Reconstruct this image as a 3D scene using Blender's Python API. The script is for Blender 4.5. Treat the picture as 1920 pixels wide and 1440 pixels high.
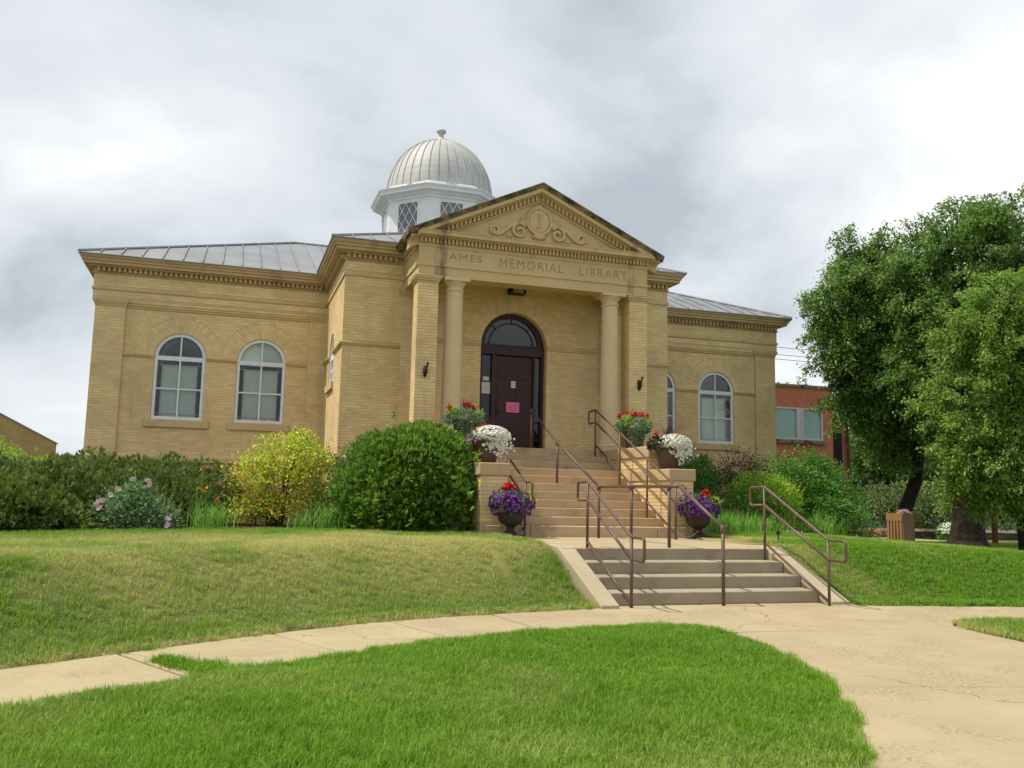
import bpy, math, random
import numpy as np
from mathutils import Vector, Matrix

# ------------------------------------------------------------------ scene, camera, sky, sun
for o in list(bpy.data.objects):
    bpy.data.objects.remove(o)
SC = bpy.context.scene
COL = SC.collection
random.seed(7)
RNG = np.random.default_rng(7)
R = math.radians

CAM = (-7.02, -21.9065, 1.4833)
cam = bpy.data.cameras.new('camera')
cam.sensor_width = 36.0
cam.lens = 1669.2 / 1920 * 36
cam.clip_end = 3000
camo = bpy.data.objects.new('camera', cam)
COL.objects.link(camo)
_yaw, _pitch, _roll = 0.3085, 0.1277, 0.0214
_r = Vector((math.cos(_yaw), -math.sin(_yaw), 0))
_f0 = Vector((math.sin(_yaw), math.cos(_yaw), 0))
_f = _f0 * math.cos(_pitch) + Vector((0, 0, math.sin(_pitch)))
_u = -_f0 * math.sin(_pitch) + Vector((0, 0, math.cos(_pitch)))
_R = _r * math.cos(_roll) + _u * math.sin(_roll)
_U = -_r * math.sin(_roll) + _u * math.cos(_roll)
camo.matrix_world = Matrix(((_R.x, _U.x, -_f.x, CAM[0]), (_R.y, _U.y, -_f.y, CAM[1]), (_R.z, _U.z, -_f.z, CAM[2]), (0, 0, 0, 1)))
SC.camera = camo

OFFA = (0.25, 2.1, 0.0)
SUN_EL, SUN_DIR = R(62), (-0.975, 0.22)
world = bpy.data.worlds.new('World')
SC.world = world
world.use_nodes = True
wn, wl = world.node_tree.nodes, world.node_tree.links
bg = wn['Background']
bg.inputs['Strength'].default_value = 0.1
sky = wn.new('ShaderNodeTexSky')
sky.sky_type = 'NISHITA'
sky.sun_disc = False
sky.sun_elevation = SUN_EL
sky.sun_rotation = math.atan2(SUN_DIR[0], SUN_DIR[1])
sky.air_density, sky.dust_density = 1.0, 2.0
tc = wn.new('ShaderNodeTexCoord')
sep = wn.new('ShaderNodeSeparateXYZ'); wl.new(tc.outputs['Generated'], sep.inputs[0])
def wmath(op, a, b=None):
    n = wn.new('ShaderNodeMath'); n.operation = op
    for i, v in enumerate((a, b)):
        if v is None: continue
        if isinstance(v, (int, float)): n.inputs[i].default_value = v
        else: wl.new(v, n.inputs[i])
    return n.outputs[0]
zz = wmath('ADD', wmath('MAXIMUM', sep.outputs[2], 0.0), 0.42)
cmb = wn.new('ShaderNodeCombineXYZ')
wl.new(wmath('DIVIDE', sep.outputs[0], zz), cmb.inputs[0]); wl.new(wmath('DIVIDE', sep.outputs[1], zz), cmb.inputs[1])
def wnoise(scale, detail, rough, off, dist=0.0):
    mp = wn.new('ShaderNodeMapping'); mp.inputs['Location'].default_value = off
    wl.new(cmb.outputs[0], mp.inputs[0])
    n = wn.new('ShaderNodeTexNoise'); n.inputs['Scale'].default_value = scale; n.inputs['Detail'].default_value = detail
    n.inputs['Roughness'].default_value = rough; n.inputs['Distortion'].default_value = dist
    wl.new(mp.outputs[0], n.inputs['Vector']); return n.outputs['Fac']
nA = wnoise(1.15, 6, 0.50, OFFA, 0.35)
nB = wnoise(3.2, 6, 0.55, (4.0, 0.3, 1.0), 0.3)
mixn = wmath('ADD', wmath('MULTIPLY', nA, 0.80), wmath('MULTIPLY', nB, 0.20))
ramp = wn.new('ShaderNodeValToRGB'); wl.new(mixn, ramp.inputs[0])
cr = ramp.color_ramp
cr.elements[0].position = 0.41; cr.elements[0].color = (0.385, 0.425, 0.465, 1)
cr.elements[1].position = 0.62; cr.elements[1].color = (0.79, 0.795, 0.80, 1)
e = cr.elements.new(0.475); e.color = (0.525, 0.565, 0.605, 1)
e = cr.elements.new(0.545); e.color = (0.63, 0.66, 0.69, 1)
cl = wn.new('ShaderNodeVectorMath'); cl.operation = 'SCALE'; cl.inputs['Scale'].default_value = 8.9
wl.new(ramp.outputs[0], cl.inputs[0])
nC = wnoise(1.3, 5, 0.5, (-3.2, 1.7, 4.0), 0.2)
cov = wn.new('ShaderNodeMapRange'); cov.inputs[1].default_value = 0.25; cov.inputs[2].default_value = 0.42
cov.inputs[3].default_value = 0.80; cov.inputs[4].default_value = 1.0
wl.new(nC, cov.inputs[0])
mx = wn.new('ShaderNodeMix'); mx.data_type = 'RGBA'
wl.new(cov.outputs[0], mx.inputs['Factor']); wl.new(sky.outputs[0], mx.inputs['A']); wl.new(cl.outputs[0], mx.inputs['B'])
wl.new(mx.outputs['Result'], bg.inputs['Color'])

sun = bpy.data.lights.new('sun', 'SUN')
sun.energy = 3.0
sun.angle = R(1.2)
sun.color = (1.0, 0.92, 0.80)
suno = bpy.data.objects.new('sun', sun)
COL.objects.link(suno)
_sd = Vector((SUN_DIR[0] * math.cos(SUN_EL), SUN_DIR[1] * math.cos(SUN_EL), math.sin(SUN_EL)))
suno.rotation_euler = _sd.to_track_quat('Z', 'Y').to_euler()
suno.location = (0, 0, 40)

SC.view_settings.view_transform = 'Standard'
SC.view_settings.look = 'None'
SC.view_settings.exposure = 0.60
SC.view_settings.gamma = 1.0
SC.view_settings.use_curve_mapping = False
SC.render.engine = 'CYCLES'
SC.cycles.max_bounces = 7
SC.cycles.diffuse_bounces = 3
SC.cycles.glossy_bounces = 3
SC.cycles.transparent_max_bounces = 8
SC.cycles.transmission_bounces = 4

# ------------------------------------------------------------------ object helpers
def link(o, parent=None):
    COL.objects.link(o)
    if parent is not None:
        o.parent = parent
        o.matrix_parent_inverse = Matrix.Identity(4)
    return o
def tag(o, label=None, cat=None, group=None, kind=None):
    if label: o['label'] = label
    if cat: o['category'] = cat
    if group: o['group'] = group
    if kind: o['kind'] = kind
    return o
def empty(name, loc=(0, 0, 0), rz=0.0):
    o = bpy.data.objects.new(name, None)
    o.location = loc; o.rotation_euler = (0, 0, rz); o.empty_display_size = 0.2
    return link(o)
def thing(name, label, cat, loc=(0, 0, 0), group=None, rz=0.0):
    return tag(empty(name, loc, rz), label, cat, group)
def mobj(name, me, mat, parent=None):
    o = bpy.data.objects.new(name, me)
    if mat is not None and not me.materials:
        for m in (mat if isinstance(mat, (list, tuple)) else [mat]): me.materials.append(m)
    return link(o, parent)
def copy_tree(o, parent=None):
    c = o.copy(); COL.objects.link(c); c.parent = parent
    for ch in o.children: copy_tree(ch, c)
    return c

class MB:
    """collects geometry that becomes ONE mesh object"""
    def __init__(s): s.v = []; s.f = []
    def add(s, vs, fs):
        b = len(s.v); s.v.extend(tuple(p) for p in vs); s.f.extend([tuple(i + b for i in f) for f in fs]); return s
    def box(s, x0, x1, y0, y1, z0, z1):
        return s.add([(x0, y0, z0), (x1, y0, z0), (x1, y1, z0), (x0, y1, z0), (x0, y0, z1), (x1, y0, z1), (x1, y1, z1), (x0, y1, z1)],
                     [(0, 3, 2, 1), (4, 5, 6, 7), (0, 1, 5, 4), (1, 2, 6, 5), (2, 3, 7, 6), (3, 0, 4, 7)])
    def prism(s, poly, z0, z1):
        """poly: list of (x, y) counter-clockwise"""
        n = len(poly)
        return s.add([(x, y, z0) for x, y in poly] + [(x, y, z1) for x, y in poly],
                     [tuple(range(n - 1, -1, -1)), tuple(range(n, 2 * n))] + [(i, (i + 1) % n, n + (i + 1) % n, n + i) for i in range(n)])
    def extr(s, pts, vec):
        """planar polygon of 3D points extruded along vec"""
        n = len(pts); vec = Vector(vec)
        return s.add([Vector(p) for p in pts] + [Vector(p) + vec for p in pts],
                     [tuple(range(n - 1, -1, -1)), tuple(range(n, 2 * n))] + [(i, (i + 1) % n, n + (i + 1) % n, n + i) for i in range(n)])
    def lathe(s, prof, c=(0, 0), seg=24, cap=True):
        n = len(prof); vs = []; fs = []
        for k in range(seg):
            a = 2 * math.pi * k / seg
            vs += [(c[0] + r * math.cos(a), c[1] + r * math.sin(a), z) for r, z in prof]
        for k in range(seg):
            k2 = (k + 1) % seg
            for i in range(n - 1): fs.append((k * n + i, k2 * n + i, k2 * n + i + 1, k * n + i + 1))
        if cap:
            fs.append(tuple(k * n for k in range(seg - 1, -1, -1))); fs.append(tuple(k * n + n - 1 for k in range(seg)))
        return s.add(vs, fs)
    def tube(s, pts, rad, seg=8, cap=True, flat=None):
        pts = [Vector(p) for p in pts]; n = len(pts)
        if not hasattr(rad, '__len__'): rad = [rad] * n
        vs = []; fs = []
        t = (pts[1] - pts[0]).normalized()
        ref = Vector((0, 0, 1)) if abs(t.z) < 0.9 else Vector((1, 0, 0))
        nrm = t.cross(ref).normalized()
        for i, p in enumerate(pts):
            if i == 0: t = pts[1] - pts[0]
            elif i == n - 1: t = pts[-1] - pts[-2]
            else: t = (pts[i + 1] - p).normalized() + (p - pts[i - 1]).normalized()
            t.normalize()
            nrm = (nrm - t * nrm.dot(t)).normalized(); bi = t.cross(nrm)
            for k in range(seg):
                a = 2 * math.pi * k / seg
                vs.append(p + (nrm * math.cos(a) + bi * math.sin(a)) * rad[i])
        for i in range(n - 1):
            for k in range(seg):
                k2 = (k + 1) % seg
                fs.append((i * seg + k, i * seg + k2, (i + 1) * seg + k2, (i + 1) * seg + k))
        if cap:
            fs.append(tuple(range(seg - 1, -1, -1))); fs.append(tuple((n - 1) * seg + k for k in range(seg)))
        return s.add(vs, fs)
    def sweep(s, prof, path, closed_prof=True, closed_path=False):
        """prof: [(out, z)], path: [(x, y)]; out is to the right of travel; mitred"""
        n = len(prof); m = len(path); vs = []; fs = []
        for i in range(m):
            p = Vector(path[i])
            d0 = (p - Vector(path[i - 1])) if (i > 0 or closed_path) else None
            d1 = (Vector(path[(i + 1) % m]) - p) if (i < m - 1 or closed_path) else None
            n0 = Vector((d0.y, -d0.x)).normalized() if d0 else None
            n1 = Vector((d1.y, -d1.x)).normalized() if d1 else None
            if n0 is None: mit = n1
            elif n1 is None: mit = n0
            else: mit = (n0 + n1) / (1 + n0.dot(n1))
            vs += [(p.x + mit.x * o, p.y + mit.y * o, z) for o, z in prof]
        for i in range(m if closed_path else m - 1):
            j = (i + 1) % m
            for k in range(n if closed_prof else n - 1):
                k2 = (k + 1) % n
                fs.append((i * n + k, j * n + k, j * n + k2, i * n + k2))
        if closed_prof and not closed_path:
            fs.append(tuple(range(n))); fs.append(tuple((m - 1) * n + k for k in range(n - 1, -1, -1)))
        return s.add(vs, fs)
    def mesh(s, name, smooth=False):
        me = bpy.data.meshes.new(name); me.from_pydata(s.v, [], s.f); me.update()
        if smooth: me.shade_smooth()
        return me
    def build(s, name, mat, parent=None, smooth=False):
        return mobj(name, s.mesh(name, smooth), mat, parent)

def bevel(o, w=0.01, seg=1):
    m = o.modifiers.new('bevel', 'BEVEL'); m.width = w; m.segments = seg; m.limit_method = 'ANGLE'; m.angle_limit = R(40)
    return o
def np_mesh(name, V, F):
    """V (n,3) float, F (m,k) int"""
    V = np.asarray(V, np.float32); F = np.asarray(F, np.int32)
    me = bpy.data.meshes.new(name)
    me.vertices.add(len(V)); me.vertices.foreach_set('co', V.ravel())
    m, k = F.shape
    me.loops.add(m * k); me.loops.foreach_set('vertex_index', F.ravel())
    me.polygons.add(m); me.polygons.foreach_set('loop_start', np.arange(0, m * k, k, dtype=np.int32))
    me.update(calc_edges=True); me.validate()
    return me

# ------------------------------------------------------------------ material helpers
def new_mat(name):
    m = bpy.data.materials.new(name); m.use_nodes = True
    nt = m.node_tree; return m, nt.nodes, nt.links, nt.nodes['Principled BSDF']
def ramp_node(n, cols):
    r = n.new('ShaderNodeValToRGB'); el = r.color_ramp.elements
    k = len(cols)
    for i, c in enumerate(cols):
        pos, c = (c if len(c) == 2 else (i / max(1, k - 1), c))
        if i < 2: e = el[i]; e.position = pos
        else: e = el.new(pos)
        e.color = (*c, 1)
    return r
def mathn(n, l, op, a, b=None, clamp=False):
    x = n.new('ShaderNodeMath'); x.operation = op; x.use_clamp = clamp
    for i, v in enumerate((a, b)):
        if v is None: continue
        if isinstance(v, (int, float)): x.inputs[i].default_value = v
        else: l.new(v, x.inputs[i])
    return x.outputs[0]
def noise(n, l, vec, scale, detail=4, rough=0.55, dist=0.0):
    t = n.new('ShaderNodeTexNoise'); t.inputs['Scale'].default_value = scale; t.inputs['Detail'].default_value = detail
    t.inputs['Roughness'].default_value = rough; t.inputs['Distortion'].default_value = dist
    l.new(vec, t.inputs['Vector']); return t.outputs['Fac']
def mixc(n, l, fac, a, b, mode='MIX'):
    x = n.new('ShaderNodeMix'); x.data_type = 'RGBA'; x.blend_type = mode
    for s, v in (('Factor', fac), ('A', a), ('B', b)):
        if isinstance(v, (int, float)): x.inputs[s].default_value = v
        elif isinstance(v, tuple): x.inputs[s].default_value = (*v, 1) if len(v) == 3 else v
        else: l.new(v, x.inputs[s])
    return x.outputs['Result']
def stone(name, cols, scale=2.0, rough=0.85, island=0.0, bump=0.15, bscale=40, spec=0.25, metallic=0.0, stain=None, extra=None, detail=5):
    """noise-varied mineral surface; stain = (colour, scale, threshold low, high)"""
    m, n, l, b = new_mat(name)
    pos = n.new('ShaderNodeNewGeometry')
    oi = n.new('ShaderNodeObjectInfo')
    vec = pos.outputs['Position']
    f = noise(n, l, vec, scale, detail, 0.6)
    rp = ramp_node(n, [(0.3, cols[0]), (0.7, cols[-1])] if len(cols) == 2 else [(0.28, cols[0]), (0.5, cols[1]), (0.72, cols[2])])
    l.new(f, rp.inputs[0]); col = rp.outputs[0]
    if island:
        rnd = mathn(n, l, 'FRACT', mathn(n, l, 'ADD', pos.outputs['Random Per Island'], oi.outputs['Random']))
        val = mathn(n, l, 'ADD', mathn(n, l, 'MULTIPLY', rnd, island), 1 - island * 0.5)
        hs = n.new('ShaderNodeHueSaturation'); l.new(val, hs.inputs['Value']); l.new(col, hs.inputs['Color'])
        l.new(mathn(n, l, 'ADD', mathn(n, l, 'MULTIPLY', mathn(n, l, 'FRACT', mathn(n, l, 'MULTIPLY', rnd, 7.3)), 0.016), 0.492), hs.inputs['Hue'])
        col = hs.outputs[0]
    if stain:
        sc, s_s, lo, hi = stain
        sf = noise(n, l, vec, s_s, 6, 0.65)
        mr = n.new('ShaderNodeMapRange'); mr.inputs[1].default_value = lo; mr.inputs[2].default_value = hi; l.new(sf, mr.inputs[0])
        col = mixc(n, l, mr.outputs[0], col, sc)
    if extra: col = extra(n, l, vec, col)
    l.new(col, b.inputs['Base Color'])
    b.inputs['Roughness'].default_value = rough; b.inputs['Metallic'].default_value = metallic
    b.inputs['Specular IOR Level'].default_value = spec
    if bump:
        bp = n.new('ShaderNodeBump'); bp.inputs['Strength'].default_value = bump; bp.inputs['Distance'].default_value = 0.02
        l.new(noise(n, l, vec, bscale, 4, 0.6), bp.inputs['Height']); l.new(bp.outputs[0], b.inputs['Normal'])
    return m
def leafmat(name, cols, trans=0.3, rough=0.55, nscale=0.9, inst=False, attr=None, attrcol=None, gain=1.0):
    cols = [tuple(min(0.95, v * gain) for v in c) for c in cols]
    m, n, l, b = new_mat(name)
    g = n.new('ShaderNodeNewGeometry'); oi = n.new('ShaderNodeObjectInfo')
    rnd = g.outputs['Random Per Island']
    if inst: rnd = mathn(n, l, 'FRACT', mathn(n, l, 'ADD', rnd, oi.outputs['Random']))
    f = mathn(n, l, 'ADD', mathn(n, l, 'MULTIPLY', rnd, 0.55), mathn(n, l, 'MULTIPLY', noise(n, l, g.outputs['Position'], nscale, 3), 0.45))
    rp = ramp_node(n, [(0.22 + 0.56 * i / (len(cols) - 1), c) for i, c in enumerate(cols)])
    l.new(f, rp.inputs[0]); col = rp.outputs[0]
    if attr:
        a = n.new('ShaderNodeAttribute'); a.attribute_type = 'INSTANCER' if inst else 'GEOMETRY'; a.attribute_name = attr
        fac = mathn(n, l, 'MULTIPLY', a.outputs['Fac'], mathn(n, l, 'ADD', mathn(n, l, 'MULTIPLY', rnd, 0.8), 0.55), True)
        col = mixc(n, l, fac, col, attrcol)
    l.new(col, b.inputs['Base Color']); b.inputs['Roughness'].default_value = rough; b.inputs['Specular IOR Level'].default_value = 0.3
    tr = n.new('ShaderNodeBsdfTranslucent'); l.new(col, tr.inputs['Color'])
    ms = n.new('ShaderNodeMixShader'); ms.inputs[0].default_value = trans
    l.new(b.outputs[0], ms.inputs[1]); l.new(tr.outputs[0], ms.inputs[2])
    l.new(ms.outputs[0], n['Material Output'].inputs['Surface'])
    return m
def plain(name, col, rough=0.5, metallic=0.0, spec=0.4):
    m, n, l, b = new_mat(name)
    g = n.new('ShaderNodeNewGeometry')
    f = noise(n, l, g.outputs['Position'], 9, 4)
    rp = ramp_node(n, [(0.3, tuple(c * 0.86 for c in col)), (0.7, tuple(min(1, c * 1.1) for c in col))]); l.new(f, rp.inputs[0])
    l.new(rp.outputs[0], b.inputs['Base Color'])
    b.inputs['Roughness'].default_value = rough; b.inputs['Metallic'].default_value = metallic; b.inputs['Specular IOR Level'].default_value = spec
    return m
def glass(name, tint=(0.9, 0.95, 0.93), refl=0.10):
    m, n, l, b = new_mat(name)
    t = n.new('ShaderNodeBsdfTransparent'); t.inputs[0].default_value = (*tint, 1)
    g = n.new('ShaderNodeBsdfGlossy'); g.inputs['Roughness'].default_value = 0.03
    fr = n.new('ShaderNodeFresnel'); fr.inputs['IOR'].default_value = 1.5
    ad = mathn(n, l, 'ADD', fr.outputs[0], refl, True)
    geo = n.new('ShaderNodeNewGeometry')
    bp = n.new('ShaderNodeBump'); bp.inputs['Strength'].default_value = 0.06; bp.inputs['Distance'].default_value = 0.05
    l.new(noise(n, l, geo.outputs['Position'], 2.2, 2), bp.inputs['Height']); l.new(bp.outputs[0], g.inputs['Normal'])
    ms = n.new('ShaderNodeMixShader'); l.new(ad, ms.inputs[0]); l.new(t.outputs[0], ms.inputs[1]); l.new(g.outputs[0], ms.inputs[2])
    l.new(ms.outputs[0], n['Material Output'].inputs['Surface'])
    return m

M = {}
BR = [(0.69, 0.505, 0.25), (0.765, 0.575, 0.295), (0.815, 0.635, 0.35)]
def streaks(n, l, vec, col):
    # rain streaks and soot running down the wall
    mp = n.new('ShaderNodeMapping'); mp.inputs['Scale'].default_value = (1, 1, 0.10); l.new(vec, mp.inputs[0])
    mr = n.new('ShaderNodeMapRange'); mr.inputs[1].default_value = 0.56; mr.inputs[2].default_value = 0.78; mr.inputs[4].default_value = 0.55; l.new(noise(n, l, mp.outputs[0], 3.2, 5, 0.65), mr.inputs[0])
    return mixc(n, l, mr.outputs[0], col, (0.43, 0.32, 0.19))
M['brick'] = stone('buff_brick', BR, 1.3, 0.85, island=0.17, bump=0.06, bscale=60, stain=((0.50, 0.37, 0.21), 0.55, 0.50, 0.80), extra=streaks)
M['mortar'] = stone('mortar', [(0.56, 0.405, 0.20), (0.63, 0.465, 0.235)], 6, 0.95, bump=0.2)
M['trim'] = stone('buff_trim_stone', [(0.55, 0.405, 0.205), (0.63, 0.47, 0.245), (0.68, 0.525, 0.29)], 1.6, 0.85, bump=0.12, stain=((0.28, 0.21, 0.13), 1.7, 0.60, 0.82))
M['cornice'] = stone('painted_cornice', [(0.48, 0.345, 0.19), (0.60, 0.44, 0.245)], 2.2, 0.8, bump=0.12, stain=((0.25, 0.14, 0.08), 1.1, 0.55, 0.74))
M['column'] = stone('column_stone', [(0.62, 0.475, 0.27), (0.70, 0.55, 0.33)], 1.1, 0.8, bump=0.08, stain=((0.42, 0.32, 0.19), 2.6, 0.6, 0.85))
# ================================================================== THE LIBRARY
def moss_extra(n, l, vec, col):
    # black lichen on the upward faces of the old stone
    g = n.new('ShaderNodeNewGeometry'); sp = n.new('ShaderNodeSeparateXYZ'); l.new(g.outputs['Normal'], sp.inputs[0])
    f = noise(n, l, vec, 3.5, 7, 0.7)
    mr = n.new('ShaderNodeMapRange'); mr.inputs[1].default_value = 0.34; mr.inputs[2].default_value = 0.62; l.new(f, mr.inputs[0])
    return mixc(n, l, mr.outputs[0], col, (0.060, 0.050, 0.034))
M['sima'] = stone('lichen_covered_stone', [(0.26, 0.19, 0.10), (0.42, 0.31, 0.17)], 3, 0.9, bump=0.4, bscale=25, extra=moss_extra)
def streak_extra(n, l, vec, col):
    # the soot streak that runs down the left end of the entablature
    sp = n.new('ShaderNodeSeparateXYZ'); l.new(vec, sp.inputs[0])
    vs_ = n.new('ShaderNodeMapping'); vs_.inputs['Scale'].default_value = (1, 1, 0.22); l.new(vec, vs_.inputs[0]); vec2 = vs_.outputs[0]
    wob = mathn(n, l, 'MULTIPLY', mathn(n, l, 'SUBTRACT', noise(n, l, vec2, 8, 4), 0.5), 0.25)
    dx = mathn(n, l, 'ABSOLUTE', mathn(n, l, 'ADD', mathn(n, l, 'ADD', sp.outputs[0], 2.42), wob))
    mr = n.new('ShaderNodeMapRange'); mr.inputs[1].default_value = 0.02; mr.inputs[2].default_value = 0.20
    mr.inputs[3].default_value = 0.80; mr.inputs[4].default_value = 0.0; l.new(dx, mr.inputs[0])
    fl = n.new('ShaderNodeMapRange'); fl.inputs[1].default_value = 0.30; fl.inputs[2].default_value = 0.62; l.new(noise(n, l, vec2, 9, 4), fl.inputs[0])
    dx2 = mathn(n, l, 'ABSOLUTE', mathn(n, l, 'SUBTRACT', mathn(n, l, 'ADD', sp.outputs[0], wob), 2.5))
    m2 = n.new('ShaderNodeMapRange'); m2.inputs[1].default_value = 0.05; m2.inputs[2].default_value = 0.13
    m2.inputs[3].default_value = 0.45; m2.inputs[4].default_value = 0.0; l.new(dx2, m2.inputs[0])
    fac = mathn(n, l, 'MULTIPLY', mathn(n, l, 'MAXIMUM', mr.outputs[0], m2.outputs[0]), fl.outputs[0])
    return mixc(n, l, fac, col, (0.12, 0.09, 0.06))
M['entab'] = stone('entablature_stone', [(0.55, 0.405, 0.205), (0.63, 0.47, 0.25)], 1.4, 0.85, bump=0.1, stain=((0.27, 0.19, 0.11), 2.2, 0.60, 0.85), extra=streak_extra)
M['cut'] = stone('incised_letter_dirt', [(0.40, 0.29, 0.155), (0.47, 0.345, 0.185)], 5, 0.95)
M['roofmetal'] = stone('grey_roof_metal', [(0.20, 0.21, 0.225), (0.27, 0.28, 0.295)], 0.9, 0.55, island=0.12, bump=0.05, bscale=6, spec=0.35, metallic=0.2, stain=((0.17, 0.17, 0.165), 2.5, 0.58, 0.8))
M['domemetal'] = stone('pale_dome_metal', [(0.42, 0.42, 0.40), (0.50, 0.50, 0.48)], 1.2, 0.62, bump=0.03, bscale=5, spec=0.25, metallic=0.1, stain=((0.42, 0.375, 0.30), 1.1, 0.54, 0.8))
M['white'] = stone('white_paint', [(0.72, 0.73, 0.74), (0.82, 0.83, 0.84)], 3, 0.55, bump=0.04, spec=0.4)
M['oldwhite'] = stone('peeling_white_paint', [(0.70, 0.73, 0.745), (0.82, 0.85, 0.865)], 5, 0.6, bump=0.06, stain=((0.34, 0.26, 0.18), 14, 0.63, 0.70))
M['pane'] = glass('window_pane', (0.86, 0.92, 0.90), 0.05)
M['panedark'] = glass('dark_pane', (0.55, 0.60, 0.60), 0.06)
M['blind'] = stone('window_blind', [(0.76, 0.79, 0.72), (0.86, 0.89, 0.82)], 0.9, 0.8, bump=0)
M['sash'] = plain('inner_sash', (0.42, 0.42, 0.36), 0.6)
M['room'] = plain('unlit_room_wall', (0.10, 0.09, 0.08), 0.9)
M['maroon'] = stone('maroon_paint', [(0.036, 0.010, 0.012), (0.050, 0.014, 0.016)], 2.5, 0.42, bump=0.05, bscale=30, spec=0.35)
M['iron'] = plain('black_iron', (0.018, 0.016, 0.015), 0.5, 0.3)

# ---- a vertical wall plane: u along the wall, z up, d outwards
class Wall:
    def __init__(s, o, u, n): s.o = Vector((*o, 0)); s.u = Vector((*u, 0)); s.n = Vector((*n, 0))
    def P(s, u, z, d=0.0):
        p = s.o + s.u * u + s.n * d; return (p.x, p.y, z)
def half_at(op, z, grow=0.0):
    """half width of an opening at height z (grow widens the arch by a ring)"""
    if z <= op['zb']: return 0.0
    if z <= op['zs']: return op['hw']
    h, w = op['h'] + grow, op['hw'] + grow
    t = (z - op['zs']) / h
    return w * math.sqrt(1 - t * t) if t < 1 else 0.0
def arch_pts(c, hw, zb, zs, h, seg=16):
    return [(c - hw, zb), (c - hw, zs)] + [(c - hw * math.cos(math.pi * k / seg), zs + h * math.sin(math.pi * k / seg)) for k in range(1, seg)] + [(c + hw, zs), (c + hw, zb)]
def wall_sheet(mb, W, u0, u1, z0, z1, ops=(), d=0.0, reveal=0.16):
    u = u0
    q = lambda a, b, c_, e: mb.add([W.P(a, c_, d), W.P(b, c_, d), W.P(b, e, d), W.P(a, e, d)], [(0, 1, 2, 3)])
    for op in sorted(ops, key=lambda k: k['c']):
        c, hw = op['c'], op['hw']
        q(u, c - hw, z0, z1)
        if op['zb'] > z0: q(c - hw, c + hw, z0, op['zb'])
        pts = arch_pts(c, hw, op['zb'], op['zs'], op['h'])
        arc = pts[1:-1]
        for (a, za), (b, zb) in zip(arc[:-1], arc[1:]):
            mb.add([W.P(a, za, d), W.P(b, zb, d), W.P(b, z1, d), W.P(a, z1, d)], [(0, 1, 2, 3)])
        loop = pts + [pts[0]]
        for (a, za), (b, zb) in zip(loop[:-1], loop[1:]):
            mb.add([W.P(a, za, d), W.P(b, zb, d), W.P(b, zb, d - reveal), W.P(a, za, d - reveal)], [(0, 1, 2, 3)])
        u = c + hw
    q(u, u1, z0, z1)
CS, BL, JT, JV = 0.0735, 0.214, 0.012, 0.003
BRICKV = []; 
def brick_box(W, a, b, zl, zh, d):
    j = RNG.uniform(-0.0012, 0.0012)
    BRICKV.append([W.P(a, zl, d - 0.004), W.P(b, zl, d - 0.004), W.P(b, zh, d - 0.004), W.P(a, zh, d - 0.004),
                   W.P(a, zl, d + 0.0028 + j), W.P(b, zl, d + 0.0028 + j), W.P(b, zh, d + 0.0028 + j), W.P(a, zh, d + 0.0028 + j)])
def courses(u0, u1, z0, z1, ops=(), ring=0.42, phase=0.0):
    out = []; k = math.ceil(z0 / CS - 0.3); shift = 0
    while (k + 1) * CS <= z1 + 0.02:
        zl, zh = k * CS + JT / 2, (k + 1) * CS - JT / 2
        zl, zh = max(zl, z0 + 0.002), min(zh, z1 - 0.002)
        segs = [(u0, u1)]
        for op in ops:
            hz = max(half_at(op, zl, ring if zl > op['zs'] else 0), half_at(op, zh, ring if zh > op['zs'] else 0), half_at(op, zl + 0.02, 0))
            if zl > op['zs'] - 0.02: hz = max(hz, half_at(op, max(zl, op['zs'] + 1e-3), ring))
            if hz <= 0: continue
            a, b = op['c'] - hz - 0.006, op['c'] + hz + 0.006
            ns = []
            for s, e in segs:
                if b <= s or a >= e: ns.append((s, e)); continue
                if a > s: ns.append((s, a))
                if b < e: ns.append((b, e))
            segs = ns
        off = phase + (k % 2) * BL / 2 
        for s, e in segs:
            x = math.floor((s - off) / BL) * BL + off
            while x < e:
                a, b = max(x + JV / 2, s), min(x + BL - JV / 2, e)
                if b - a > 0.012: out.append((a, b, zl, zh))
                x += BL
        k += 1
    return out
def brickwork(W, u0, u1, z0, z1, ops=(), d=0.0, ring=0.42, phase=0.0):
    for a, b, zl, zh in courses(u0, u1, z0, z1, ops, ring, phase): brick_box(W, a, b, zl, zh, d)
def voussoirs(W, op, d=0.0, rings=2, rw=0.205):
    """fanned arch bricks standing on end"""
    for r in range(rings):
        r0 = op['hw'] + r * (rw + 0.008) + 0.004; h0 = op['h'] + r * (rw + 0.008) + 0.004
        n = int(math.pi * (r0 + rw / 2) / 0.078)
        for k in range(n):
            t0 = math.pi * (k + 0.05) / n; t1 = math.pi * (k + 0.95) / n
            j = RNG.uniform(-0.001, 0.003); vs = []
            for dd in (d - 0.004, d + 0.0035 + j):
                for t, e in ((t0, 0), (t1, 0), (t1, rw), (t0, rw)):
                    vs.append(W.P(op['c'] - (r0 + e) * math.cos(t), op['zs'] + (h0 + e) * math.sin(t), dd))
            BRICKV.append(vs)

lib = thing('library_building', 'buff brick library with white dome, columned porch and two wings', 'building', (0, 0, 0))

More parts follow.
